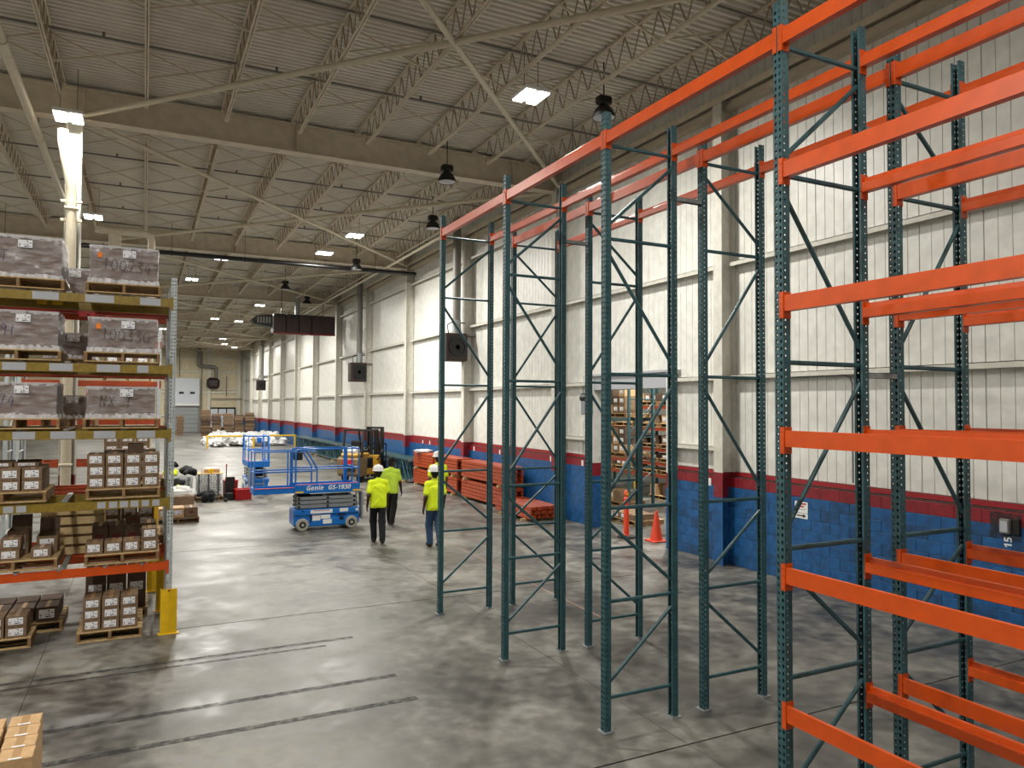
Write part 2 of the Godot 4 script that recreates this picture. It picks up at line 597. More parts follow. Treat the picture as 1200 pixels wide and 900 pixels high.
func other_walls() -> void:
	var w := struct("wall_left", "far side wall of the warehouse")
	piece(w, "sheet", bx(Vector3(-15.1, 5.2, -43.5), Vector3(0.2, 10.4, 100)), M["white"])
	w = struct("wall_near", "wall of the warehouse behind the viewer")
	piece(w, "sheet", bx(Vector3(-2, 5.2, 6.5), Vector3(26.2, 10.4, 0.2)), M["white"])
	w = struct("wall_far", "cream ribbed end wall with dock door")
	piece(w, "sheet", bx(Vector3(-2, 5.2, END - 0.3), Vector3(26.2, 10.4, 0.2)), M["cream"])
	var p := rib_panel(10.1)
	for k in 20:
		piece(w, "panel", p, M["cream"], Vector3(10.2 - k * 1.0, 0, END - 0.17), Basis(Vector3.UP, -PI / 2))
	for y in [1.9, 4.6, 5.0, 7.0, 8.6]:
		piece(w, "girt", bx(Vector3(1, y, END - 0.06), Vector3(19.4, 0.16, 0.16)), M.column)
	for x in [10.0, 6.7, 2.2, -2.5]:
		piece(w, "column", i_column(10.0, 0.3, 0.4), M.column, Vector3(x, 0, END - 0.1), Basis(Vector3.UP, -PI / 2))
	for q in [[Vector3(8.6, 4.2, END + 0.15), Vector3(8.6, 6.6, END + 0.15)], [Vector3(5.9, 0.1, END + 0.15), Vector3(5.9, 9.4, END + 0.15)], [Vector3(3.5, 6.4, END + 0.15), Vector3(3.5, 9.6, END + 0.15)], [Vector3(7.0, 3.9, END + 0.2), Vector3(10.4, 3.9, END + 0.2)]]:
		piece(w, "pipe", tb(q, 0.05, 8), M.conduit)
	var d := struct("door_1", "grey sectional dock door under a white hood panel")
	for k in 6:
		piece(d, "panel", bx(Vector3(4.2, 0.27 + k * 0.5, END + 0.1), Vector3(2.7, 0.48, 0.06), 0.01), M.galvanised)
	piece(d, "door_frame", bx(Vector3(5.65, 1.55, END + 0.1), Vector3(0.2, 3.1, 0.2)), M["conduit"])
	var h := piece(d, "hood_panel", bx(Vector3(4.2, 4.75, END + 0.3), Vector3(2.9, 3.0, 0.3), 0.02), M["dock white"])
	for x in [3.75, 4.9]:
		piece(h, "window_slot", bx(Vector3(x, 4.55, END + 0.46), Vector3(0.5, 0.25, 0.03)), M["dark glass"])
	piece(h, "lip", bx(Vector3(4.2, 3.18, END + 0.35), Vector3(2.9, 0.22, 0.42)), M["white plastic"])
	d = struct("window_1", "wide glazed door panel in the end wall")
	piece(d, "window_frame", bx(Vector3(8.2, 1.6, END + 0.02), Vector3(2.9, 2.6, 0.1)), M["dark glass"])
	for k in 3:
		piece(d, "pane", bx(Vector3(7.3 + k * 0.9, 1.6, END + 0.08), Vector3(0.78, 2.2, 0.04)), M["dock white"])
	# hall seen through the opening
	w = struct("wall_annex", "white walls and roof of the next hall")
	for q in [[Vector3(24.1, 3.7, -15.2), Vector3(0.2, 7.4, 36)], [Vector3(17.5, 3.7, -33.3), Vector3(13.4, 7.4, 0.2)], [Vector3(17.5, 3.7, 2.9), Vector3(13.4, 7.4, 0.2)], [Vector3(17.5, 7.5, -15.2), Vector3(13.4, 0.2, 36.4)]]:
		piece(w, "sheet", bx(q[0], q[1]), M["white"])


func ceiling() -> void:
	var c := struct("ceiling", "corrugated steel roof deck on open web joists and deep girders")
	piece(c, "roof_slab", bx(Vector3(-2, 10.5, -43.5), Vector3(26.4, 0.2, 100.4)), M.deck)
	var BAY := 13.4
	# deck sheet of one bay, ribs along x
	var g := G.new()
	var z := 0.0
	var pitch := 0.152
	while z < BAY:
		var q := [Vector2(0, 10.07), Vector2(0.06, 10.07), Vector2(0.08, 10.135), Vector2(0.132, 10.135), Vector2(0.152, 10.07)]
		for k in 4:
			var a: Vector2 = q[k]
			var b: Vector2 = q[k + 1]
			g.quad(Vector3(-15, a.y, -z - a.x), Vector3(-15, b.y, -z - b.x), Vector3(10.9, b.y, -z - b.x), Vector3(10.9, a.y, -z - a.x))
		z += pitch
	var deck := g.mesh()
	# open web joist of one bay
	var ch := G.new()
	var wb := G.new()
	for s in [-0.022, 0.022]:
		ch.box(Vector3(s, 10.035, -6.7), Vector3(0.03, 0.05, 13.2))
		ch.box(Vector3(s, 9.45, -6.7), Vector3(0.026, 0.05, 11.4))
	ch.bar(Vector3(0, 9.45, -1.0), Vector3(0, 10.0, -0.28), 0.03, 0.03, Vector3.RIGHT)
	ch.bar(Vector3(0, 9.45, -12.4), Vector3(0, 10.0, -13.12), 0.03, 0.03, Vector3.RIGHT)
	ch.box(Vector3(0, 10.0, -0.14), Vector3(0.1, 0.06, 0.2))
	ch.box(Vector3(0, 10.0, -13.26), Vector3(0.1, 0.06, 0.2))
	for k in 23:
		var zz := -1.0 - k * 0.5
		wb.bar(Vector3(0, 9.46, zz), Vector3(0, 10.02, zz - 0.25), 0.02, 0.02, Vector3.RIGHT)
		wb.bar(Vector3(0, 10.02, zz - 0.25), Vector3(0, 9.46, zz - 0.5), 0.02, 0.02, Vector3.RIGHT)
	var chords := ch.mesh()
	var webs := wb.mesh()
	# a line of crossed bridging between the joists
	var bg := G.new()
	for k in 15:
		var x := -14.33 + k * 1.584
		bg.bar(Vector3(x, 10.0, 0), Vector3(x + 1.584, 9.47, 0), 0.03, 0.03)
		bg.bar(Vector3(x, 9.47, 0.04), Vector3(x + 1.584, 10.0, 0.04), 0.03, 0.03)
	var bridging := bg.mesh()
	# built-up girder
	var gd := G.new()
	gd.box(Vector3(-2.1, 9.30, 0), Vector3(25.6, 0.03, 0.32))
	gd.box(Vector3(-2.1, 9.97, 0), Vector3(25.6, 0.03, 0.32))
	gd.box(Vector3(-2.1, 9.635, 0), Vector3(25.6, 0.66, 0.014))
	var girder := gd.mesh()
	var stiff := bx(Vector3(0, 9.635, 0), Vector3(0.014, 0.64, 0.29)).mesh()
	var line := tb([Vector3(-14.9, 9.98, 0), Vector3(10.5, 9.98, 0)], 0.022, 6).mesh()
	var head := bx(Vector3(0, 0.05, 0), Vector3(0.05, 0.12, 0.05)).mesh()
	for k in range(-1, 7):
		var z0 := -18.3 - BAY * (k - 1)
		var z1 := z0 - BAY
		piece(c, "deck_sheet", deck, M.deck, Vector3(0, 0, z0))
		var gi := piece(c, "girder", girder, M["steel beige"], Vector3(0, 0, z0))
		for x in [9.05, 3.2, -1.3, -7.0]:
			piece(gi, "stiffener", stiff, M["steel beige"], Vector3(x, 0, 0))
		for j in 16:
			var jo := piece(c, "joist", chords, M["steel beige"], Vector3(-14.33 + j * 1.584, 0, z0))
			piece(jo, "web", webs, M["web steel"])
		for q in [2.4, 5.2, 8.1, 10.9]:
			piece(c, "bridging", bridging, M["steel beige"], Vector3(0, 0, z0 - q))
		for q in [1.6, 4.6, 7.6, 10.6]:
			var l := piece(c, "sprinkler_line", line, M["conduit"], Vector3(0, 0, z0 - q))
			for x in [-9.0, -5.4, -0.8, 2.3, 5.4, 8.6]:
				piece(l, "sprinkler_head", head, M["conduit"], Vector3(x, 9.98, 0))
		# tubular wind bracing, column to wall column
		var t := G.new()
		t.tube([Vector3(-1.25, 9.37, z0 - 0.2), Vector3(10.35, 9.37, z1 + 0.4)], 0.055, 8)
		piece(c, "brace", t, M["pipe paint"])
		t = G.new()
		t.tube([Vector3(-1.25, 9.37, z1 + 0.2), Vector3(10.35, 9.37, z0 - 0.3)], 0.06, 8)
		piece(c, "brace", t, M["pipe paint"])


func posts_and_pipes() -> void:
	var c := struct("column", "white steel column with a rain pipe strapped to it behind the stocked rack")
	var up := G.new()
	var lo := G.new()
	var bl := G.new()
	for s in [[up, 1.67, 9.28], [lo, 1.44, 1.67], [bl, 0.0, 1.44]]:
		var y: float = (s[1] + s[2]) * 0.5
		var h: float = s[2] - s[1]
		for x in [-0.14, 0.14]:
			s[0].box(Vector3(x, y, 0), Vector3(0.02, h, 0.3))
		s[0].box(Vector3(0, y, 0), Vector3(0.26, h, 0.015))
	var at := Vector3(-1.45, 0, -18.3)
	piece(c, "shaft", up, M["column"], at)
	piece(c, "red_band", lo, M["red block"], at)
	piece(c, "blue_foot", bl, M["blue block"], at)
	var dp := piece(c, "rain_pipe", tb([Vector3(-1.46, 0.05, -18.03), Vector3(-1.46, 7.5, -18.03), Vector3(-1.47, 7.75, -18.0), Vector3(-1.62, 8.62, -17.7), Vector3(-1.62, 8.85, -17.7)], 0.1, 12), M["pipe paint"])
	for y in [1.9, 3.3, 5.1, 5.55, 7.3]:
		piece(dp, "strap", bx(Vector3(-1.46, y, -18.03), Vector3(0.25, 0.05, 0.23), 0.01), M["pipe paint"])
	for y in [7.05, 7.45]:
		piece(dp, "bolt_collar", bx(Vector3(-1.46, y, -18.03), Vector3(0.4, 0.06, 0.06), 0.01), M["pipe paint"])
	var r := piece(self, "roof_drain_pipe", tb([Vector3(-2.2, 9.1, 4.0), Vector3(-2.2, 9.1, -26.0)], 0.085, 12), M["pipe paint"])
	tag(r, "thick beige drain pipe slung under the roof beside the white column", "pipe")
	piece(r, "branch", tb([Vector3(-2.2, 9.1, -12.6), Vector3(-2.0, 9.1, -12.6), Vector3(-1.95, 9.15, -12.55), Vector3(-1.9, 9.5, -8)], 0.06, 10), M["pipe paint"])
	for z in [-4.0, -9.0, -14.0, -19.0]:
		piece(r, "hanger", tb([Vector3(-2.2, 9.1, z), Vector3(-2.2, 10.1, z)], 0.012, 6), M["conduit"])
		piece(r, "coupling", tb([Vector3(-2.2, 9.1, z - 0.3), Vector3(-2.2, 9.1, z - 0.45)], 0.1, 12), M["pipe paint"])
	r = piece(self, "gas_pipe", tb([Vector3(-14.5, 8.85, -30.3), Vector3(10.4, 8.85, -30.3)], 0.085, 12), M["black pipe"])
	tag(r, "long black pipe crossing the hall below the girders", "pipe")
	for x in [-9.0, -4.4, 0.8, 3.4, 6.1, 8.6, 9.9]:
		piece(r, "hanger", tb([Vector3(x, 8.85, -30.3), Vector3(x, 10.08, -30.3)], 0.012, 6), M["conduit"])
		piece(r, "clamp", tb([Vector3(x - 0.03, 8.85, -30.3), Vector3(x + 0.03, 8.85, -30.3)], 0.1, 10), M["black steel"])
	r = piece(self, "wall_pipe", tb([Vector3(9.05, 9.0, -12.0), Vector3(9.05, 9.0, -60.0)], 0.05, 10), M["pipe paint"])
	tag(r, "slim white pipe running high along the long wall", "pipe")
	for k in 5:
		piece(r, "hanger", tb([Vector3(9.05, 9.0, -15.0 - k * 11), Vector3(9.05, 10.08, -15.0 - k * 11)], 0.012, 6), M["conduit"])
	r = piece(self, "drain_pipe", tb([Vector3(-1.35, 8.15, -24.0), Vector3(-0.1, 8.15, -24.0), Vector3(0.05, 8.1, -24.0), Vector3(0.1, 7.95, -24.0), Vector3(0.1, 0.0, -24.0)], 0.1, 12), M["pipe paint"])
	tag(r, "beige pipe elbow turning down above the wrapped loads", "pipe")
	piece(r, "bracket", bx(Vector3(-0.85, 7.75, -24.0), Vector3(0.33, 0.75, 0.1), 0.01), M["pipe paint"])


func led(x: float, y: float, z: float, turn: float, label: String, strong := 1.0) -> void:
	var t := thing("led_high_bay", label, "light", Vector3(x, y, z), turn, "lit high bays")
	piece(t, "housing", bx(Vector3(0, 0.06, 0), Vector3(0.54, 0.07, 0.64), 0.015), M["white plastic"])
	for s in [-0.15, 0.15]:
		piece(t, "light_panel", bx(Vector3(s, 0.015, 0), Vector3(0.2, 0.03, 0.58), 0.004), M.lamp)
		piece(t, "hanger", tb([Vector3(s, 0.08, 0), Vector3(s, 10.1 - y, 0)], 0.008, 6), M["conduit"])
	var a := AreaLight3D.new()
	a.name = "light"
	a.area_size = Vector2(0.46, 0.56)
	a.light_energy = LED * strong
	a.light_color = Color(1.0, 0.985, 0.95)
	a.area_range = 60.0
	a.area_attenuation = 2.0
	a.shadow_enabled = true
	a.rotation.x = -PI / 2
	a.position = Vector3(0, -0.012, 0)
	t.add_child(a)


func lamps() -> void:
	led(6.55, 9.1, -12.4, 0, "lit twin panel high bay above the bare rack's second upright")
	led(-1.5, 9.02, -17.45, 0, "lit twin panel high bay mounted right in front of the white column", 0.65)
	led(-1.57, 9.1, -26.8, 0, "lit twin panel high bay past the white column, above the pipe elbow")
	led(6.5, 9.1, -25.5, 0, "lit twin panel high bay just before the long black pipe")
	led(6.2, 9.1, -29.0, PI / 2, "lit high bay right over the long black pipe")
	led(6.05, 9.1, -46.0, 0, "lit high bay over the brown duct heater")
	led(5.9, 9.1, -55.6, 0, "lit high bay nearer the wall behind the duct heater grille")
	led(4.25, 9.1, -54.7, 0, "lit high bay level with the duct heater grille, towards the stocked racks")
	led(6.2, 9.1, -71.0, 0, "small lit high bay nearest the end wall, first of three")
	led(6.9, 9.1, -77.0, 0, "small lit high bay nearest the end wall, second of three")
	led(8.2, 9.1, -81.0, 0, "small lit high bay nearest the end wall, third of three")
	led(1.9, 9.1, -38.0, 0, "lit high bay just over the corner of the stocked rack")
	led(2.7, 9.1, -32.0, 0, "small lit high bay behind the black pipe near its middle")
	led(1.2, 9.1, -64.0, 0, "small lit high bay showing beside the tall grey post")
	# unseen high bays, added mostly for bounced light on ceiling and near aisle
	led(-1.65, 9.1, -3.5, 0, "unseen lit high bay over the near end of the stocked rack aisle")
	led(6.55, 9.1, 0.6, 0, "unseen added high bay over the near end of the bare rack", 0.25)
	led(2.4, 9.1, -0.2, 0, "unseen added high bay over the middle of the near aisle", 0.35)
	led(-8.5, 9.1, -8.0, 0, "unseen added high bay over the hidden near aisle")  # this row is added out of view to bounce light onto the ceiling
	led(-8.5, 9.1, -17.0, 0, "unseen added high bay over the hidden racks past the column")
	led(-8.5, 9.1, -28.0, 0, "unseen added high bay over the hidden racks beyond the second girder")
	led(-8.5, 9.1, -40.0, 0, "unseen added high bay over the hidden racks at mid hall")
	led(-9.5, 9.1, -54.0, 0, "unseen added high bay over the hidden racks towards the far end")
	led(-5.0, 9.1, -82.0, 0, "unseen added high bay over the hidden racks by the end wall")  # this and the next are added out of view to brighten the end wall
	led(0.5, 9.1, -84.0, 0, "unseen added high bay over the dock door, behind the stocked rack")
	var bell := [["dark bell lamp hanging under the near girder", 6.9, 8.95, -17.7], ["dark bell lamp behind the tall teal post", 8.15, 8.95, -12.3],
		["small dark bell lamp under the long black pipe", 7.7, 8.75, -29.9], ["dark bell lamp next to the end of the topmost orange beam", 8.4, 9.0, -22.8],
		["dark bell lamp above the brown duct heater", 6.2, 8.95, -38.0], ["dark bell lamp between the duct heater and the wall pipe", 8.2, 8.95, -42.8]]
	for b in bell:
		var t := thing("bell_lamp", b[0], "lamp", Vector3(b[1], b[2], b[3]), 0, "unlit bell lamps")
		var g := G.new()
		g.lathe([Vector2(0.235, 0), Vector2(0.225, 0.07), Vector2(0.18, 0.17), Vector2(0.1, 0.25), Vector2(0.06, 0.27)], 24, Vector3.ZERO)
		piece(t, "shade", g, M["black steel"])
		g = G.new()
		g.lathe([Vector2(0.058, 0.262), Vector2(0.095, 0.243), Vector2(0.174, 0.165), Vector2(0.219, 0.068), Vector2(0.228, 0)], 24, Vector3.ZERO)
		piece(t, "reflector", g, M.foil)
		g = G.new()
		g.lathe([Vector2(0.0, -0.02), Vector2(0.12, -0.01), Vector2(0.22, 0.012), Vector2(0.222, 0.02)], 20, Vector3.ZERO)
		piece(t, "lens", g, M["tape grey"])
		piece(t, "ballast_box", bx(Vector3(0, 0.36, 0), Vector3(0.3, 0.17, 0.2), 0.03), M["black steel"])
		piece(t, "hanger", tb([Vector3(0, 0.44, 0), Vector3(0, 10.14 - b[2], 0)], 0.014, 6), M["black steel"])
	# unseen high bays added to light the next hall
	for q in [[14.2, -17.5], [17.5, -14.0], [14.2, -24.0]]:
		led(q[0], 6.6, q[1], 0, ["unseen added high bay in the next hall", "unseen added high bay deep in the next hall", "unseen added high bay behind the next hall's racks"][0 if q[0] < 15 and q[1] > -20 else (1 if q[0] > 15 else 2)], 0.85)


const RX := 4.0445      # aisle face of the first bare row
const RD := 0.89        # depth of a frame
const RG := 0.339       # gap between the two rows
const RZ := [-10.587, -8.33, -6.073, -3.816, -1.559]
const LEVELS := [1.08, 2.04, 3.0, 3.96, 4.92, 5.89]


func holed(g: G, o: Vector3, u: Vector3, v: Vector3, w: float, h: float, rows: int, hole: Array, deep: float) -> void:
	# a strip of sheet from o, w along u and rows x h along v, with one hole (list of points about the cell centre) in each cell
	var m := u.cross(v)
	var rim := [Vector2(w, h * 0.5), Vector2(w, h), Vector2(w * 0.5, h), Vector2(0, h), Vector2(0, h * 0.5), Vector2(0, 0), Vector2(w * 0.5, 0), Vector2(w, 0)]
	for r in rows:
		var b := o + v * (h * r)
		for k in 8:
			var j := (k + 1) % 8
			var p0: Vector2 = hole[k] + Vector2(w, h) * 0.5
			var p1: Vector2 = hole[j] + Vector2(w, h) * 0.5
			var q0: Vector2 = rim[k]
			var q1: Vector2 = rim[j]
			g.quad(b + u * p0.x + v * p0.y, b + u * q0.x + v * q0.y, b + u * q1.x + v * q1.y, b + u * p1.x + v * p1.y)
			g.quad(b + u * p1.x + v * p1.y - m * deep, b + u * q1.x + v * q1.y - m * deep, b + u * q0.x + v * q0.y - m * deep, b + u * p0.x + v * p0.y - m * deep)
			g.quad(b + u * p1.x + v * p1.y, b + u * p1.x + v * p1.y - m * deep, b + u * p0.x + v * p0.y - m * deep, b + u * p0.x + v * p0.y)


func post_mesh(h: float, holes: bool) -> ArrayMesh:
	# rolled channel 76 x 70 mm: punched face towards -x, punched sides, open with lips towards +x
	var g := G.new()
	var W := 0.076
	var D := 0.070
	var t := 0.003
	if holes:
		var pitch := 0.0508
		var rows := int(h / pitch)
		var tear := []
		var dot := []
		for k in 8:
			var a := TAU * k / 8
			tear.append(Vector2(cos(a) * (0.0105 if sin(a) > -0.1 else 0.0075), sin(a) * 0.0155 + (0.0 if sin(a) > -0.1 else -0.001)))
			dot.append(Vector2(cos(a), sin(a)) * 0.008)
		for s in 2:
			holed(g, Vector3(0, 0, -W * 0.5 + s * W * 0.5), Vector3(0, 0, 1), Vector3.UP, W * 0.5, pitch, rows, tear, t)
		holed(g, Vector3(0, 0, W * 0.5), Vector3(1, 0, 0), Vector3.UP, D * 0.7, pitch, rows, dot, t)
		holed(g, Vector3(D * 0.7, 0, -W * 0.5), Vector3(-1, 0, 0), Vector3.UP, D * 0.7, pitch, rows, dot, t)
		for s in [-1, 1]:
			g.box(Vector3(D * 0.85, h * 0.5, s * (W * 0.5 - t * 0.5)), Vector3(D * 0.3, h, t))
		var top := h - rows * pitch
		if top > 0.001:
			g.box(Vector3(t * 0.5, h - top * 0.5, 0), Vector3(t, top, W))
			for s in [-1, 1]:
				g.box(Vector3(D * 0.35, h - top * 0.5, s * (W * 0.5 - t * 0.5)), Vector3(D * 0.7, top, t))
	else:
		g.box(Vector3(t * 0.5, h * 0.5, 0), Vector3(t, h, W))
		for s in [-1, 1]:
			g.box(Vector3(D * 0.5, h * 0.5, s * (W * 0.5 - t * 0.5)), Vector3(D, h, t))
	for s in [-1, 1]:
		g.box(Vector3(D - t * 0.5, h * 0.5, s * (W * 0.5 - 0.009)), Vector3(t, h, 0.018))
	return g.mesh()


var meshes := {}


func upright(label: String, at: Vector3, turn: float, h: float, depth: float, paint: String, bars: Array, group: String, holes := true) -> Node3D:
	# frame in its own xy plane: front post's face at x = 0, rear post's at x = depth
	var key := "%s %s" % [h, holes]
	if not meshes.has(key):
		meshes[key] = post_mesh(h, holes)
	var t := thing("upright_frame", label, "rack upright", at, turn, group)
	piece(t, "post", meshes[key], M[paint])
	piece(t, "post", meshes[key], M[paint], Vector3(depth, 0, 0), Basis(Vector3.UP, PI))
	var a := 0.05
	var b := depth - 0.05
	for y in bars:
		var g := G.new()
		g.cbox(Vector3((a + b) * 0.5, y, 0), Vector3(b - a, 0.034, 0.03), 0.008)
		piece(t, "brace", g, M[paint])
	for k in bars.size() - 1:
		var lo: float = bars[k] + 0.13
		var hi: float = bars[k + 1] - 0.13
		var g := G.new()
		var p := Vector3(a, lo if k % 2 == 0 else hi, 0)
		var q := Vector3(b, hi if k % 2 == 0 else lo, 0)
		var d := (q - p).normalized()
		g.cbox((p + q) * 0.5, Vector3(p.distance_to(q), 0.034, 0.03), 0.008, Basis(d, Vector3(-d.y, d.x, 0), Vector3(0, 0, 1)))
		piece(t, "diagonal_brace", g, M[paint])
	for x in [0.03, depth - 0.03]:
		var g := G.new()
		g.cbox(Vector3(x, 0.005, 0), Vector3(0.12, 0.01, 0.13), 0.002)
		for s in [-1, 1]:
			g.lathe([Vector2(0.011, 0.01), Vector2(0.011, 0.026), Vector2(0.0, 0.027)], 6, Vector3(x + (0.045 if x < 0.1 else -0.045) , 0, s * 0.052))
		piece(t, "base_plate", g, M["galvanised"])
	return t


func beam(label: String, at: Vector3, turn: float, l: float, paint: String, group: String, called := "rack_beam") -> Node3D:
	# beam along z, its flat face at x = 0 towards -x, top at y = 0, stepped towards +x; hooked plates at both ends
	var key := "beam %.3f" % l
	if not meshes.has(key):
		var g := G.new()
		g.prism(PackedVector2Array([Vector2(0, -0.115), Vector2(0.06, -0.115), Vector2(0.064, -0.111), Vector2(0.064, -0.043), Vector2(0.060, -0.038), Vector2(0.030, -0.038), Vector2(0.027, -0.003), Vector2(0.024, 0), Vector2(0.003, 0), Vector2(0, -0.003)]), -l * 0.5 + 0.004, l * 0.5 - 0.004)
		meshes[key] = g.mesh()
	if not meshes.has("hook"):
		var g := G.new()
		g.box(Vector3(0.03, -0.07, 0.002), Vector3(0.075, 0.19, 0.004))
		g.cbox(Vector3(-0.0075, -0.07, 0.019), Vector3(0.004, 0.19, 0.037), 0.0015)
		for y in [-0.01, -0.06, -0.11, -0.15]:
			g.lathe([Vector2(0.006, 0), Vector2(0.004, 0.004), Vector2(0, 0.004)], 6, Vector3(-0.0095, y, 0.019), Basis(Vector3(0, 1, 0), Vector3(-1, 0, 0), Vector3(0, 0, 1)))
		meshes["hook"] = g.mesh()
	var t := thing(called, label, "rack beam", at, turn, group)
	piece(t, "beam", meshes[key], M[paint])
	piece(t, "connector", meshes["hook"], M[paint], Vector3(0, 0, l * 0.5 - 0.004))
	piece(t, "connector", meshes["hook"], M[paint], Vector3(0, 0, -l * 0.5 + 0.004), Basis(Vector3(1, 0, 0), Vector3(0, 1, 0), Vector3(0, 0, -1)))
	return t


func bare_racks() -> void:
	var bars := [0.32, 1.25, 2.16, 3.485, 4.835, 5.775]
	var where := ["farthest", "second from the far end", "third from the far end", "fourth from the far end", "last, beyond the frame's edge"]
	var where_b := ["between the two farthest uprights", "between the second and third uprights", "between the third and fourth uprights", "of the loaded-out bay closest to the viewer"]
	var x2 := RX + RD + RG
	for k in 5:
		upright("bare teal perforated rack upright of the aisle row, " + where[k], Vector3(RX, 0, RZ[k] - 0.038), 0, 6.096, RD, "teal", bars, "aisle row uprights")
		upright("bare teal perforated rack upright of the wall row, " + where[k], Vector3(x2 + RD, 0, RZ[k] - 0.038), PI, 6.096, RD, "teal", bars, "wall row uprights")
	var lines := [[RX, 0.0, "aisle face of the aisle row"], [RX + RD, PI, "inner face of the aisle row"], [x2, 0.0, "inner face of the wall row"], [x2 + RD, PI, "wall face of the wall row"]]
	var lv := ["lowest", "second lowest", "third lowest", "third highest", "second highest", "topmost"]
	for b in 4:
		var zc: float = (RZ[b] + RZ[b + 1] - 0.076) * 0.5
		var l: float = RZ[b + 1] - 0.076 - RZ[b] - 0.002
		for r in lines:
			for y in 6:
				if b < 3 and y < 5:
					continue
				var lab := "orange topmost rack beam on the %s, %s" % [r[2], where_b[b]] if b < 3 else "orange %s rack beam of the closest bay, %s" % [lv[y], r[2]]
				beam(lab, Vector3(r[0] + (0.004 if r[1] == 0.0 else -0.004), LEVELS[y], zc), r[1], l, "orange", "topmost beams" if b < 3 else "beams of the closest bay")
	# ties between the two rows
	for q in [[3, 5.33, "upper tie of the closest uprights"], [3, 3.43, "lower tie of the closest uprights"], [2, 5.36, "upper tie of the third uprights"], [1, 5.36, "upper tie of the second uprights"]]:
		var g := G.new()
		g.box(Vector3(0, 0, 0), Vector3(RG, 0.004, 0.06))
		g.box(Vector3(0, -0.02, 0.028), Vector3(RG, 0.04, 0.004))
		g.box(Vector3(0, -0.02, -0.028), Vector3(RG, 0.04, 0.004))
		tag(piece(self, "row_spacer", g, M.galvanised, Vector3(RX + RD + RG * 0.5, q[1], RZ[q[0]] - 0.038)), "short grey channel between the two bare rack rows, " + q[2], "row tie", "row ties")


func pallet(label: String, at: Vector3, w: float, d: float, group := "pallets", paint := "wood") -> Node3D:
	# boards along x, stringers along z; 0.14 m high, front edge centred on the origin, reaching back to -z
	var t := thing("pallet", label, "pallet", at, 0, group)
	var n := 6
	var bw := d / n * 0.78
	for k in n:
		var z := -bw * 0.5 - (d - bw) * k / (n - 1)
		piece(t, "deck_board", shared_box(Vector3(w, 0.018, bw)), M[paint], Vector3(0, 0.131, z))
		if k % 2 == 0 or k == n - 1:
			piece(t, "bottom_board", shared_box(Vector3(w, 0.018, bw)), M[paint], Vector3(0, 0.009, z))
	for s in [-1, 0, 1]:
		piece(t, "stringer", shared_box(Vector3(0.04, 0.104, d)), M["wood grey"], Vector3(s * (w * 0.5 - 0.02), 0.07, -d * 0.5))
	return t


func shared_box(s: Vector3) -> ArrayMesh:
	var key := "box %.3f %.3f %.3f" % [s.x, s.y, s.z]
	if not meshes.has(key):
		meshes[key] = bx(Vector3.ZERO, s, minf(0.004, s[s.min_axis_index()] * 0.2)).mesh()
	return meshes[key]


func carton(label: String, at: Vector3, s: Vector3, group: String, paint := "card", print_ := "label", turn := 0.0) -> Node3D:
	# closed box, front face at z = 0 facing +z, bottom centre of that face on the origin
	var t := thing("carton", label, "carton", at, turn, group)
	piece(t, "box", shared_box(s - Vector3(0.004, 0.002, 0.004)), M[paint], Vector3(0, s.y * 0.5, -s.z * 0.5))
	if print_ == "label":
		piece(t, "label", shared_box(Vector3(minf(s.x * 0.68, 0.19), minf(s.y * 0.62, 0.12), 0.003)), M.label, Vector3(0.0 + rng.randf_range(-0.006, 0.006), s.y * 0.53, -0.001))
	elif print_ == "red":
		var g := G.new()
		for k in 4:
			g.box(Vector3(-0.04 + k * 0.025, s.y * 0.5, 0), Vector3(0.018, s.y * 0.25, 0.003))
		piece(t, "print", g, M["ink red"], Vector3(0, 0, -0.001))
	if print_ != "plain":
		piece(t, "tape", shared_box(Vector3(0.05, 0.002, s.z * 0.98)), M["tape"], Vector3(0, s.y - 0.0005, -s.z * 0.5))
	return t


func open_carton(label: String, at: Vector3, s: Vector3, flap: float, group: String) -> Node3D:
	var t := thing("open_carton", label, "carton", at, 0, group)
	var g := G.new()
	g.box(Vector3(0, s.y * 0.5, -0.004), Vector3(s.x, s.y, 0.006))
	g.box(Vector3(0, s.y * 0.5, -s.z + 0.004), Vector3(s.x, s.y, 0.006))
	for q in [-1, 1]:
		g.box(Vector3(q * (s.x * 0.5 - 0.003), s.y * 0.5, -s.z * 0.5), Vector3(0.006, s.y, s.z))
	g.box(Vector3(0, 0.004, -s.z * 0.5), Vector3(s.x, 0.006, s.z))
	piece(t, "box", g, M.card)
	piece(t, "contents", shared_box(Vector3(s.x - 0.016, s.y * 0.6, s.z - 0.016)), M.inside, Vector3(0, s.y * 0.36, -s.z * 0.5))
	g = G.new()
	g.cbox(Vector3(0, flap * 0.5, 0), Vector3(s.x, flap, 0.006), 0.002)
	piece(t, "lid_flap", g, M["card dark"], Vector3(0, s.y, -s.z + 0.004), Basis(Vector3.RIGHT, -0.25))
	piece(t, "label", shared_box(Vector3(s.x * 0.68, s.y * 0.62, 0.003)), M.label, Vector3(0, s.y * 0.53, 0))
	return t


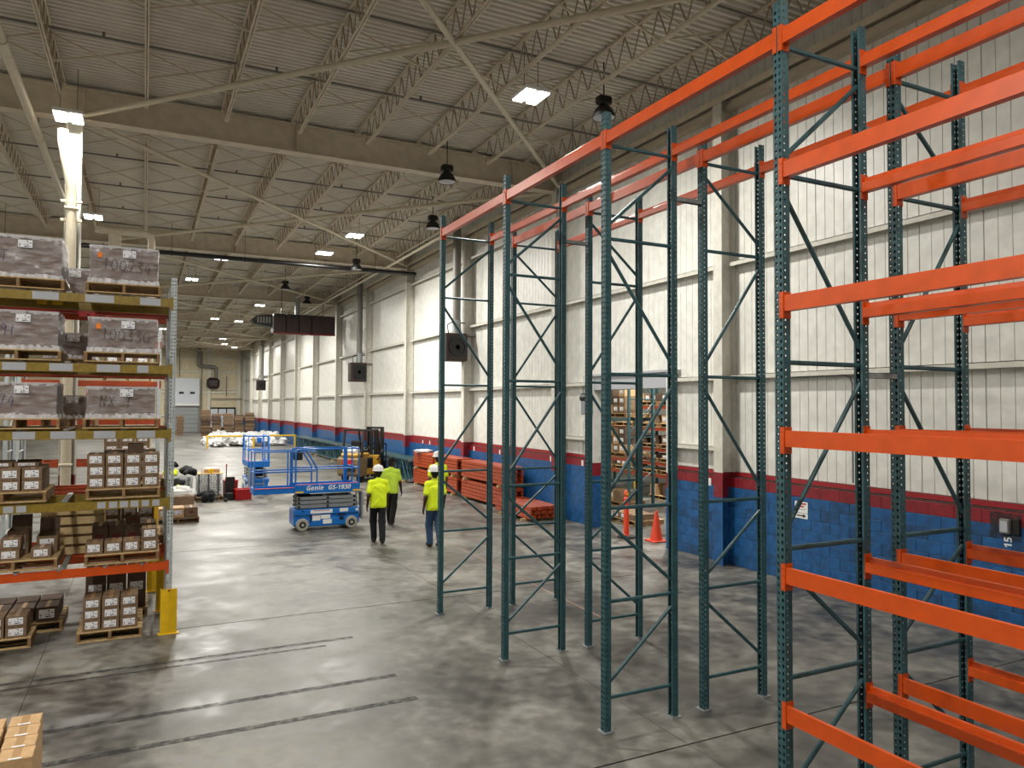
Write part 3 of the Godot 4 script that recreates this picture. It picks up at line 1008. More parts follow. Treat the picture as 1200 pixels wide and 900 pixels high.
const STROKES := {"0": [[0.3, 0, 0.05, 0.3, 0.1, 0.8, 0.4, 1, 0.65, 0.7, 0.6, 0.2, 0.3, 0]], "1": [[0.2, 0.8, 0.4, 1, 0.35, 0]], "3": [[0.1, 0.9, 0.5, 1, 0.6, 0.75, 0.3, 0.55, 0.65, 0.35, 0.5, 0, 0.05, 0.1]], "5": [[0.6, 1, 0.15, 1, 0.1, 0.55, 0.5, 0.6, 0.65, 0.3, 0.4, 0, 0.05, 0.1]], "7": [[0.1, 0.95, 0.6, 1, 0.3, 0]], "4": [[0.45, 1, 0.1, 0.4, 0.65, 0.45], [0.5, 0.7, 0.42, 0]], "9": [[0.6, 0.75, 0.3, 1, 0.1, 0.7, 0.35, 0.5, 0.6, 0.8, 0.5, 0]], "N": [[0.05, 0, 0.15, 1, 0.5, 0.05, 0.6, 1]], "X": [[0.1, 1, 0.6, 0], [0.6, 1, 0.05, 0]], "T": [[0.0, 0.95, 0.7, 1], [0.35, 1, 0.3, 0]], "I": [[0.3, 1, 0.25, 0]]}


func scrawl(text: String, h: float) -> G:
	# marker-pen writing in the xy plane from the origin
	var g := G.new()
	var x := 0.0
	for ch in text:
		for s in STROKES.get(ch, []):
			var p := []
			for k in range(0, s.size(), 2):
				p.append(Vector3(x + s[k] * h * 0.8, s[k + 1] * h, 0))
			for k in p.size() - 1:
				g.bar(p[k], p[k + 1], 0.002, 0.006, Vector3(0, 0, 1).cross(p[k + 1] - p[k]).normalized())
		x += h * 0.68
	return g


func wrapped_load(label: String, at: Vector3, s: Vector3, text: String, ink: String, tagged: bool, bulge: float, group := "shrink wrapped loads") -> Node3D:
	# one big carton under stretch film
	var t := thing("wrapped_load", label, "wrapped load", at, 0, group)
	piece(t, "carton", shared_box(s), M["card dark wrap"], Vector3(0, s.y * 0.5, -s.z * 0.5))
	var r := RandomNumberGenerator.new()
	r.seed = int(at.x * 100 + at.y * 1000)
	var g := G.new()
	# film: a loose skin with folds, on the four sides and over the top
	var P := []
	var nx := 22
	var ny := 12
	var ring := []
	var per := [Vector3(-s.x * 0.5, 0, 0.0), Vector3(s.x * 0.5, 0, 0.0), Vector3(s.x * 0.5, 0, -s.z), Vector3(-s.x * 0.5, 0, -s.z)]
	for e in 4:
		for k in nx:
			ring.append(per[e].lerp(per[(e + 1) % 4], float(k) / nx))
	var c := Vector3(0, 0, -s.z * 0.5)
	for j in ny + 1:
		var row := []
		for k in ring.size():
			var p: Vector3 = ring[k]
			var f := float(j) / ny
			var o: Vector3 = (p - c).normalized()
			var q := 0.006 + 0.007 * r.randf() + 0.008 * maxf(0.0, sin(f * 9.0 + k * 0.35 + r.randf() * 0.7))
			if j == 0 or j == 1:
				q += r.randf() * 0.03
			if bulge > 0.0 and k > nx and k < nx * 2:
				q += bulge * sin(PI * (k - nx) / nx) * sin(PI * clampf(f * 1.1, 0, 1))
			var y := s.y * f + (0.012 if j == ny else 0.0)
			row.append(p + o * q + Vector3.UP * y)
		P.append(row)
	var m := ring.size()
	for j in ny:
		for k in m:
			g.quad(P[j][k], P[j][(k + 1) % m], P[j + 1][(k + 1) % m], P[j + 1][k])
	var top := c + Vector3.UP * (s.y + 0.02)
	for k in m:
		g.tri(P[ny][k], P[ny][(k + 1) % m], top)
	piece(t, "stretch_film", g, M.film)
	# pleats round foot and top edge, whitened to paint the wrap's glossy highlights
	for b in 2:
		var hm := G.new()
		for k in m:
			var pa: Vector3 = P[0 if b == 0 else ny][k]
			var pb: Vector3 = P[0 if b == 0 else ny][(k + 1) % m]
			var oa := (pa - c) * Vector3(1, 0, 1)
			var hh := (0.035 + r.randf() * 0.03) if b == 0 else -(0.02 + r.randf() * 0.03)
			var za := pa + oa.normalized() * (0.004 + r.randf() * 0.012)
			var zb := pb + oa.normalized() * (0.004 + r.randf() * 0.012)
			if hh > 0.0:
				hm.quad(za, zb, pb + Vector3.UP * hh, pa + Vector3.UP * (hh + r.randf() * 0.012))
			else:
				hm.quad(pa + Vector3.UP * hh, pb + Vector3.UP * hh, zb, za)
		piece(t, "film_pleat_glint", hm, M.pleat_glint)
	piece(t, "label", shared_box(Vector3(0.16, 0.1, 0.003)), M.label, Vector3(s.x * 0.07, s.y * 0.82, 0.03))
	if tagged:
		piece(t, "orange_tag", shared_box(Vector3(0.055, 0.07, 0.003)), M["orange tag"], Vector3(-s.x * 0.36, s.y * 0.75, 0.03))
	if text:
		piece(t, "handwriting", scrawl(text, 0.15), M["marker" if ink == "ink" else ink], Vector3(-s.x * 0.33, s.y * 0.38, 0.036), Basis(Vector3.BACK, -0.06))
	return t


func stocked_rack() -> void:
	mat("card dark wrap", Color(0.42, 0.33, 0.27), 0.7, 0.0, 0.15, 1.5)
	var Z := -11.4
	var bars := [0.3, 1.2, 2.1, 3.0, 3.9]
	var rows := [[Z, "front"], [Z - 1.45, "second"], [-19.4, "third"]]
	for r in rows:
		for x in ([0.345, -2.45] if r[1] != "third" else [0.3, -2.5, -2.72]):
			upright("grey perforated rack upright, %s row, %s" % [r[1], "at the aisle end" if x > 0 else ("at the inner end of the bay" if x > -2.55 else "in the bay beyond the column")], Vector3(x, 0, r[0]), -PI / 2 + PI, 4.95, 1.05, "grey rack", bars, "stocked rack uprights", r[1] != "third")
	var lv := [0.98, 1.86, 2.81, 3.71, 4.65]
	var word := ["lowest", "second", "third", "fourth", "top"]
	for r in rows.size():
		for k in 5:
			for back in 2:
				var z: float = rows[r][0] - (0.004 if back == 0 else 1.046)
				var pt: String = ["rack red", "gold", "gold", "gold", "gold"][k] if r == 0 else "orange far"
				if r == 0 and k == 0:
					pt = "orange"
				if r == 1 and k == 4 and back == 0:
					pt = "rack red"
				var t := beam("%s beam of the stocked rack, %s level, %s row, %s" % [{"gold": "dull yellow", "rack red": "red", "orange": "orange red", "orange far": "orange"}[pt], word[k], rows[r][1], "front side" if back == 0 else "rear side"], Vector3(-1.05, lv[k], z), PI / 2 if back == 0 else -PI / 2, 2.712, pt, "stocked rack beams")
				if r == 0 and back == 0:
					var px := []
					match k:
						4: px = [[34, 64], [94.5, 129], [161, 187]]
						3: px = [[3, 29], [55, 82], [110, 138], [159, 173]]
						2: px = [[16, 41], [58, 87], [108, 134], [160, 183]]
						1: px = [[8, 19], [22, 33], [114, 124], [128, 138], [141, 151], [154, 164], [168, 177], [181, 190]]
					for p in px:
						var xa: float = -1.68 + p[0] * 0.00993
						var xb: float = -1.68 + p[1] * 0.00993
						piece(t, "tape_patch" if k > 1 else "shelf_card", shared_box(Vector3(0.003, 0.1 if k > 1 else 0.085, xb - xa)), M["tape grey"], Vector3(-0.0015, -0.056, (xa + xb) * 0.5 + 1.05))
					if k == 0:
						for x in [-1.45, -0.97, -0.44, 0.0]:
							piece(t, "clip", shared_box(Vector3(0.012, 0.03, 0.035)), M.galvanised, Vector3(-0.002, -0.005, x + 1.05))
				if r == 1 and k == 4 and back == 0:
					for x in [-0.86, -0.72]:
						piece(t, "red_clip", shared_box(Vector3(0.05, 0.05, 0.1)), M["red plastic"], Vector3(-0.02, -0.135, x + 1.05))
				if r == 0 and k == 4 and back == 1:
					for x in [-0.95, -0.76]:
						piece(t, "yellow_clip", shared_box(Vector3(0.05, 0.06, 0.12)), M["yellow"], Vector3(0.07, -0.03, x + 1.05))
	# flat bars carrying the pallets between front and rear beams
	for k in 5:
		for x in [-1.45, -0.93, -0.25]:
			tag(piece(self, "pallet_support", shared_box(Vector3(0.07, 0.025, 0.98)), M.galvanised, Vector3(x, lv[k] + 0.0135, Z - 0.525)), "grey pallet support bar, %s level of the stocked rack, %s" % [word[k], "deep in the bay" if x < -1.2 else ("beside the column" if x < -0.6 else "toward the aisle end")], "support bar", "pallet support bars")
	guard("folded yellow steel guard at the foot of the grey aisle end upright", Vector3(0.345, 0, Z + 0.09), 0.21, 0.62)
	guard("yellow guard at the rear foot of the front row upright", Vector3(0.3, 0, Z - 1.2), 0.19, 0.95)
	guard("tall yellow guard on the second row upright behind the cartons", Vector3(0.16, 0, Z - 2.6), 0.16, 1.72)
	loads(Z, lv)


func guard(label: String, at: Vector3, w: float, h: float) -> void:
	var t := thing("post_guard", label, "rack guard", at, 0, "yellow rack guards")
	var g := G.new()
	var poly := PackedVector2Array()
	for p in [[0.0, -0.018], [0.5, 0.0], [0.5, 0.07], [0.47, 0.07], [0.46, 0.006], [0.0, -0.01], [-0.46, 0.006], [-0.47, 0.07], [-0.5, 0.07], [-0.5, 0.0]]:
		poly.append(Vector2(p[0] * w, p[1]))
	g.prism(poly, 0, h, Transform3D(Basis(Vector3(1, 0, 0), Vector3(0, 0, -1), Vector3(0, 1, 0)), Vector3.ZERO))
	piece(t, "folded_plate", g, M.yellow)
	piece(t, "foot_plate", bx(Vector3(0, 0.006, -0.02), Vector3(w + 0.06, 0.012, 0.1), 0.003), M.yellow)
	piece(t, "bolt", bx(Vector3(0, h - 0.02, 0.02), Vector3(0.025, 0.025, 0.012), 0.004), M["rack red"])


func loads(Z: float, lv: Array) -> void:
	var S := 0.026          # the support bars lift the pallets
	# wrapped cartons of the three upper levels: beside the aisle end, deep in the bay, and one behind each
	var info := [[4, 4.78, 0.50, "topmost level", "1007347", "ink"], [3, 3.84, 0.46, "fourth level", "100330", "ink"], [2, 2.95, 0.42, "third level", "NX T", "ink"]]
	for q in info:
		var y: float = lv[q[0]] + S
		for side in 2:
			var x := -0.28 if side == 0 else -1.50
			var w := 0.86 if side == 0 else 0.94
			if side == 1 and q[0] == 4:
				w = 0.98
			pallet("pallet under the wrapped carton, %s, %s" % [q[3], "at the aisle end" if side == 0 else "past the column"], Vector3(x, y, Z + 0.02), w + 0.06, 1.0)
			wrapped_load("big brown carton in stretch film, %s, %s" % [q[3], "at the aisle end" if side == 0 else "past the column"], Vector3(x, y + 0.141, Z - 0.02 - 0.03 * side), Vector3(w - 0.04, q[2] + (0.04 if side == 1 else 0.0), 0.9), q[4] if side == 0 else ("I9I" if q[0] == 3 else ("574" if q[0] == 2 else "TT")), "ink" if side == 0 else "ink blue", side == 0 and q[0] > 2, 0.1 if q[0] == 3 and side == 0 else 0.0)
		wrapped_load("wrapped carton of the second row, %s, showing beside the column" % q[3], Vector3(-1.02, lv[q[0]] + 0.141, Z - 1.5), Vector3(0.62, q[2] - 0.08, 0.9), "", "ink", false, 0.0)
		pallet("pallet of the second row, %s, beside the column" % q[3], Vector3(-1.02, lv[q[0]], Z - 1.45), 0.7, 1.0)
	# second level: label cartons four wide and three high at the aisle end
	var y2: float = lv[1] + S
	pallet("pallet under the twelve label cartons at the second level's aisle end", Vector3(-0.235, y2, Z + 0.02), 0.9, 1.0)
	for c in 4:
		for r in 3:
			carton("brown label carton, second level, %s row up, %s from the aisle end" % [ORD[r], ORD[3 - c]], Vector3(-0.575 + c * 0.223 + rng.randf_range(-0.004, 0.004), y2 + 0.141 + r * 0.155, Z - 0.03), Vector3(0.212, 0.154, 0.45), "second level label cartons")
	carton("plain brown carton standing on top of the twelve label cartons", Vector3(-0.1, y2 + 0.606, Z - 0.09), Vector3(0.2, 0.13, 0.3), "second level label cartons", "card dark", "plain")
	pallet("pallet under the part emptied cartons at the second level past the column", Vector3(-1.62, y2, Z + 0.02), 0.98, 1.0)
	for c in 3:
		for r in 2:
			for d in 4:
				carton("second level carton past the column, %s row up, %s from column, %s from front" % [ORD[r], ORD[2 - c], ORD[d]], Vector3(-1.78 + c * 0.24 - (0.0 if c < 2 else 0.0), y2 + 0.141 + r * 0.15, Z - 0.03 - d * 0.22), Vector3(0.228, 0.149, 0.21), "second level cartons past the column", "card", "label" if d == 0 else "plain")
	for c in 2:
		open_carton("opened dark carton on the rear of the second level, %s from the column" % ORD[1 - c], Vector3(-1.70 + c * 0.3, y2 + 0.441, Z - 0.35), Vector3(0.28, 0.06, 0.3), 0.02, "opened cartons")
	# lowest level
	var y1: float = lv[0] + S
	pallet("pallet under the low label cartons at the lowest level's aisle end", Vector3(-0.235, y1, Z + 0.02), 0.9, 1.0)
	for c in 4:
		carton("brown label carton, lowest level, bottom row, %s from the aisle end" % ORD[3 - c], Vector3(-0.575 + c * 0.223, y1 + 0.141, Z - 0.03), Vector3(0.21, 0.155, 0.34), "lowest level label cartons")
	carton("single label carton standing on the bottom row, lowest level", Vector3(0.094, y1 + 0.297, Z - 0.05), Vector3(0.2, 0.15, 0.3), "lowest level label cartons")
	for c in 4:
		carton("dark carton with red print behind the label cartons, %s from the aisle end" % ORD[3 - c], Vector3(-0.53 + c * 0.205, y1 + 0.141 , Z - 0.5), Vector3(0.198, 0.31, 0.42), "red print cartons", "card dark", "red")
	carton("dark carton with red print on top of the others, lowest level", Vector3(-0.12, y1 + 0.452, Z - 0.52), Vector3(0.195, 0.13, 0.3), "red print cartons", "card dark", "red")
	pallet("pallet under the half empty cartons at the lowest level past the column", Vector3(-1.48, y1, Z + 0.02), 0.98, 1.0)
	for q in [[-1.53, 0.141, 0.03, "front carton of the middle stack, lowest level past the column"], [-1.52, 0.282, 0.06, "upper carton of the middle stack, lowest level past the column"], [-1.79, 0.141, 0.03, "carton at the frame's edge, lowest level past the column"]]:
		carton(q[3], Vector3(q[0], y1 + q[1], Z - q[2]), Vector3(0.225, 0.14, 0.36), "half empty cartons")
	carton("label carton nearest the column, lowest level", Vector3(-1.18, y1 + 0.141, Z - 0.03), Vector3(0.225, 0.14, 0.3), "half empty cartons")
	open_carton("opened carton with its lid up behind the one nearest the column", Vector3(-1.15, y1 + 0.141, Z - 0.36), Vector3(0.24, 0.24, 0.36), 0.2, "opened cartons")
	open_carton("opened carton with its lid up behind the middle stack", Vector3(-1.49, y1 + 0.141, Z - 0.46), Vector3(0.24, 0.32, 0.36), 0.17, "opened cartons")
	for k in 3:
		var e := pallet("empty pallet on edge behind the lowest level, %s from the front" % ORD[k], Vector3(-0.9, 0.99, Z - 1.22 - k * 0.15), 0.8, 0.82, "empty pallets on edge", "wood pale")
		e.rotation.x = PI / 2
	# floor
	pallet("pallet on the floor under the nine label cartons", Vector3(-0.365, 0, Z + 0.06), 0.78, 1.0)
	for c in 3:
		for r in 3:
			carton("brown label carton on the floor pallet, %s row up, %s from the yellow guard" % [ORD[r], ORD[2 - c]], Vector3(-0.585 + c * 0.222, 0.141 + r * 0.143, Z + 0.02), Vector3(0.212, 0.142, 0.45), "floor label cartons")
	pallet("pallet on the floor right behind the nine label cartons", Vector3(-0.33, 0, Z - 1.0), 0.84, 1.0)
	for c in 3:
		carton("dark carton behind the nine label cartons, %s from the yellow guard" % ORD[2 - c], Vector3(-0.6 + c * 0.27, 0.141, Z - 1.02), Vector3(0.25, 0.62, 0.5), "dark floor cartons", "card dark")
	pallet("pallet on the floor at the frame's edge under four cartons", Vector3(-1.72, 0, Z - 0.05), 0.9, 0.55)
	for c in 3:
		for r in 2:
			carton("floor carton at the frame's edge, %s row up, %s from the gap" % [ORD[r], ORD[2 - c]], Vector3(-1.94 + c * 0.25, 0.141 + r * 0.14, Z - 0.08), Vector3(0.236, 0.139, 0.42), "edge floor cartons")
	pallet("pallet on the floor set back behind the edge cartons", Vector3(-1.45, 0, Z - 0.72), 0.95, 0.9)
	for c in 3:
		for d in 2:
			carton("low dark carton on the set back floor pallet, %s from the gap, %s" % [ORD[2 - c], "front" if d == 0 else "rear"], Vector3(-1.75 + c * 0.29, 0.141, Z - 0.76 - d * 0.42), Vector3(0.27, 0.2, 0.4), "dark floor cartons", "card dark", "label" if d == 0 else "plain")
	# stock of the rows behind, showing through the gaps
	for q in [[1.86, -0.35, "two high stack"], [2.81, -0.4, "tall carton"], [3.71, -0.38, "wide carton"], [0.98, -0.33, "white labelled carton"]]:
		pallet("pallet of the third row, under the %ss" % q[2], Vector3(q[1], q[0], -19.45), 1.0, 1.0)
		for c in 3:
			for r in 2:
				carton("%s of the third row, %s from the end, %s row up" % [q[2], ORD[2 - c], ORD[r]], Vector3(q[1] - 0.32 + c * 0.32, q[0] + 0.141 + r * 0.24, -19.5), Vector3(0.31, 0.238, 0.5), "third row cartons")
	for q in [[1.86, "second level"], [0.98, "lowest level"]]:
		pallet("pallet of the second row at the aisle end, " + q[1], Vector3(-0.15, q[0], Z - 1.5), 0.9, 1.0)
		for c in 3:
			for r in 3:
				carton("white labelled carton of the second row, %s, %s row up, %s from the end" % [q[1], ORD[r], ORD[2 - c]], Vector3(-0.42 + c * 0.235, q[0] + 0.141 + r * 0.155, Z - 1.52), Vector3(0.228, 0.154, 0.4), "second row cartons")
	# red sign with a white arrow fixed to the column
	var t := thing("wall_sign", "tall red sign with white lettering and a down arrow on the white column", "sign", Vector3(-1.02, 3.2, -18.1))
	piece(t, "plate", bx(Vector3(0, 0, 0), Vector3(0.2, 0.66, 0.01), 0.002), M["red plastic"])
	piece(t, "border", bx(Vector3(0, 0.26, 0.006), Vector3(0.17, 0.1, 0.003)), M["white plastic"])
	words(t, "FIRE", 0.07, M["red plastic"], Vector3(0, 0.26, 0.008))
	var g := G.new()
	g.box(Vector3(0, 0.02, 0.006), Vector3(0.07, 0.3, 0.003))
	g.prism(PackedVector2Array([Vector2(-0.075, -0.12), Vector2(0, -0.27), Vector2(0.075, -0.12)]), 0.0045, 0.0075)
	piece(t, "arrow", g, M["white plastic"])
	piece(t, "bracket", bx(Vector3(-0.15, 0.1, -0.02), Vector3(0.3, 0.04, 0.02)), M["red plastic"])
	# cartons stacked at the viewer's feet
	pallet("pallet under the pale cartons at the bottom corner", Vector3(-0.98, 0, -5.98), 0.72, 1.05)
	for c in 2:
		for r in 4:
			for d in 4:
				var lab := "pale taped carton, %s column from the aisle, %s layer up, %s from the front" % [ORD[1 - c], ORD[r], ORD[d]]
				var k := carton(lab, Vector3(-0.985 + c * 0.235 - 0.008 * d, 0.141 + r * 0.152, -6.06 - d * 0.208), Vector3(0.21, 0.151, 0.2), "pale corner cartons", "card pale", "plain")
				if r == 3:
					piece(k, "tape", shared_box(Vector3(0.05, 0.002, 0.19)), M.tape, Vector3(0, 0.1505, -0.1))
					piece(k, "white_tape", shared_box(Vector3(0.08, 0.003, 0.02)), M["tape white"], Vector3(0.0, 0.151, -0.012))
					if d == 0:
						words(k, "101", 0.075, M["ink red"], Vector3(0.0, 0.055, 0.0))


func words(parent: Node, text: String, size: float, m: Material, at: Vector3, turn := Basis.IDENTITY, bold := true) -> MeshInstance3D:
	var t := TextMesh.new()
	var f := SystemFont.new()
	f.font_names = PackedStringArray(["Droid Sans"])
	if bold:
		f.font_weight = 700
	t.font = f
	t.text = text
	t.font_size = 64
	t.pixel_size = size / 64.0
	t.depth = 0.003
	t.curve_step = 2.0
	return piece(parent, "lettering", t, m, at, turn)


func lift_base(label: String, at: Vector3, turn: float, ext: float, name_: bool) -> void:
	# scissor lift, long axis along x, aisle side towards +z; ext is how far the platform's deck slides out towards -x
	var t := thing("scissor_lift", label, "scissor lift", at, turn)
	var B: Material = M["lift blue"]
	var g := G.new()
	g.cbox(Vector3(0, 0.33, 0), Vector3(1.66, 0.40, 0.66), 0.02)
	g.cbox(Vector3(0, 0.20, 0), Vector3(1.05, 0.2, 0.74), 0.02)
	g.cbox(Vector3(0, 0.46, 0), Vector3(1.62, 0.15, 0.74), 0.02)
	var ch := piece(t, "chassis", g, B)
	for q in [[-0.15, 0.475, 0.55, 0.09], [0.42, 0.485, 0.22, 0.09], [-0.28, 0.32, 0.2, 0.14], [-0.05, 0.335, 0.24, 0.1], [0.0, 0.215, 0.22, 0.11], [0.76, 0.475, 0.07, 0.06]]:
		piece(ch, "decal", bx(Vector3(q[0], q[1], 0.372), Vector3(q[2], q[3], 0.004)), M["white plastic"])
	for q in [[-0.15, 0.5, 0.4], [-0.28, 0.375, 0.18]]:
		piece(ch, "decal_line", bx(Vector3(q[0], q[1], 0.375), Vector3(q[2], 0.012, 0.003)), M["red plastic"])
	for q in [[0.36, 0.37, 0.2, 0.04], [0.36, 0.27, 0.1, 0.07], [-0.62, 0.5, 0.06, 0.03], [-0.42, 0.3, 0.03, 0.2]]:
		piece(ch, "slot", bx(Vector3(q[0], q[1], 0.372), Vector3(q[2], q[3], 0.004)), M["black steel"])
	for x in [-0.62, 0.62]:
		for s in [-1, 1]:
			var wg := G.new()
			wg.lathe([Vector2(0.0, -0.055), Vector2(0.14, -0.055), Vector2(0.16, -0.035), Vector2(0.16, 0.035), Vector2(0.14, 0.055), Vector2(0.085, 0.055), Vector2(0.075, 0.03), Vector2(0.0, 0.03)], 22, Vector3.ZERO, Basis(Vector3(1, 0, 0), Vector3(0, 0, s), Vector3(0, -s, 0)))
			var wh := piece(t, "wheel", wg, M["grey tyre"], Vector3(x, 0.16, s * 0.34))
			piece(wh, "hub", tb([Vector3(0, 0, s * 0.028), Vector3(0, 0, s * 0.05)], 0.082, 14), M["black steel"])
			piece(wh, "hub_cap", tb([Vector3(0, 0, s * 0.05), Vector3(0, 0, s * 0.066)], 0.04, 12), M["grey tyre"])
			var ag := G.new()
			ag.lathe([Vector2(0.165, 0.0), Vector2(0.185, 0.0)], 22, Vector3(x, 0.16, s * 0.372), Basis(Vector3(1, 0, 0), Vector3(0, 0, s), Vector3(0, -s, 0)))
	# folded scissor arms
	for k in 3:
		for s in [-1, 1]:
			var y := 0.60 + k * 0.105
			var a := G.new()
			a.cbox(Vector3(0, y, s * 0.27), Vector3(1.5, 0.088, 0.05), 0.008)
			piece(t, "scissor_arm", a, M["lift grey"])
		for x in [-0.7, 0.02, 0.7]:
			piece(t, "pivot_pin", tb([Vector3(x, 0.60 + k * 0.105, -0.32), Vector3(x, 0.60 + k * 0.105, 0.32)], 0.03, 10), M["black steel"])
	piece(t, "power_box", bx(Vector3(-0.55, 0.75, 0), Vector3(0.35, 0.3, 0.36), 0.02), M["black steel"])
	# platform
	g = G.new()
	g.cbox(Vector3(0, 1.05, 0.36), Vector3(1.66, 0.22, 0.04), 0.01)
	g.cbox(Vector3(0, 1.05, -0.36), Vector3(1.66, 0.22, 0.04), 0.01)
	g.cbox(Vector3(0.81, 1.05, 0), Vector3(0.04, 0.22, 0.72), 0.01)
	g.box(Vector3(0, 0.965, 0), Vector3(1.62, 0.04, 0.7))
	var pf := piece(t, "platform", g, B)
	piece(pf, "deck_edge", bx(Vector3(0, 1.163, 0.3), Vector3(1.6, 0.015, 0.06)), M["cone orange"])
	for x in [-0.71, 0.74]:
		piece(pf, "yellow_stripe", bx(Vector3(x, 0.98, 0.382), Vector3(0.2, 0.04, 0.004)), M.yellow)
	if name_:
		words(pf, "Genie", 0.155, M["white plastic"], Vector3(-0.32, 1.075, 0.382), Basis(Vector3(1, 0, 0), Vector3(0.2, 1, 0), Vector3(0, 0, 1)))
		words(pf, "GS-1930", 0.155, M["white plastic"], Vector3(0.30, 1.075, 0.382), Basis(Vector3(1, 0, 0), Vector3(0.2, 1, 0), Vector3(0, 0, 1)))
	var e := -0.83 - ext
	if ext > 0.1:
		g = G.new()
		for s in [-0.34, 0.34]:
			g.cbox(Vector3(-0.83 - ext * 0.5, 1.03, s), Vector3(ext, 0.14, 0.03), 0.006)
		g.box(Vector3(-0.83 - ext * 0.5, 1.0, 0), Vector3(ext, 0.03, 0.66))
		g.cbox(Vector3(e, 1.03, 0), Vector3(0.03, 0.16, 0.7), 0.006)
		var x_ := piece(t, "slide_out_deck", g, B)
		piece(x_, "red_edge", bx(Vector3(-0.83 - ext * 0.5, 1.105, 0.34), Vector3(ext, 0.012, 0.05)), M["cone orange"])
	# guard rails
	for s in [-0.35, 0.35]:
		var r := G.new()
		r.tube([Vector3(-0.80, 1.1, s), Vector3(-0.80, 1.95, s), Vector3(-0.76, 2.03, s), Vector3(-0.68, 2.05, s), Vector3(0.80, 2.05, s), Vector3(0.80, 1.1, s)], 0.022, 8)
		r.tube([Vector3(-0.80, 1.55, s), Vector3(0.80, 1.55, s)], 0.018, 8)
		r.tube([Vector3(-0.55, 2.04, s), Vector3(-0.3, 1.62, s), Vector3(-0.27, 1.55, s), Vector3(-0.27, 1.1, s)], 0.02, 8)
		piece(t, "guard_rail", r, B)
		if ext > 0.1:
			r = G.new()
			var q: float = s * 0.93
			r.tube([Vector3(-0.3, 2.0, q), Vector3(e, 2.0, q), Vector3(e, 1.05, q)], 0.02, 8)
			r.tube([Vector3(-0.3, 1.5, q), Vector3(e, 1.5, q)], 0.018, 8)
			r.tube([Vector3(e + 0.9, 2.0, q), Vector3(e + 0.9, 1.1, q)], 0.018, 8)
			piece(t, "extension_rail", r, B)
	var er := G.new()
	for y in [1.5, 2.0]:
		er.tube([Vector3(e if ext > 0.1 else -0.8, y, -0.34), Vector3(e if ext > 0.1 else -0.8, y, 0.34)], 0.02, 8)
	er.tube([Vector3(0.8, 2.05, -0.35), Vector3(0.8, 2.05, 0.35)], 0.022, 8)
	er.tube([Vector3(0.8, 1.55, -0.35), Vector3(0.8, 1.55, 0.35)], 0.018, 8)
	piece(t, "end_rail", er, B)
	piece(t, "gate_post", bx(Vector3(0.62, 1.6, -0.35), Vector3(0.1, 0.9, 0.05), 0.01), B)
	piece(t, "control_box", bx(Vector3(-0.65, 1.85, -0.2), Vector3(0.22, 0.2, 0.16), 0.02), M["black steel"] if ext > 0.1 else M["lift blue"])
	var ld := G.new()
	for s in [-0.16, 0.16]:
		ld.tube([Vector3(0.87, 0.25, s), Vector3(0.90, 0.35, s), Vector3(0.86, 0.95, s)], 0.016, 8)
	for y in [0.35, 0.6, 0.85]:
		ld.tube([Vector3(0.885, y, -0.16), Vector3(0.885, y, 0.16)], 0.014, 8)
	ld.cbox(Vector3(0.9, 0.58, 0.27), Vector3(0.05, 0.72, 0.2), 0.015)
	piece(t, "ladder", ld, M["lift grey"])


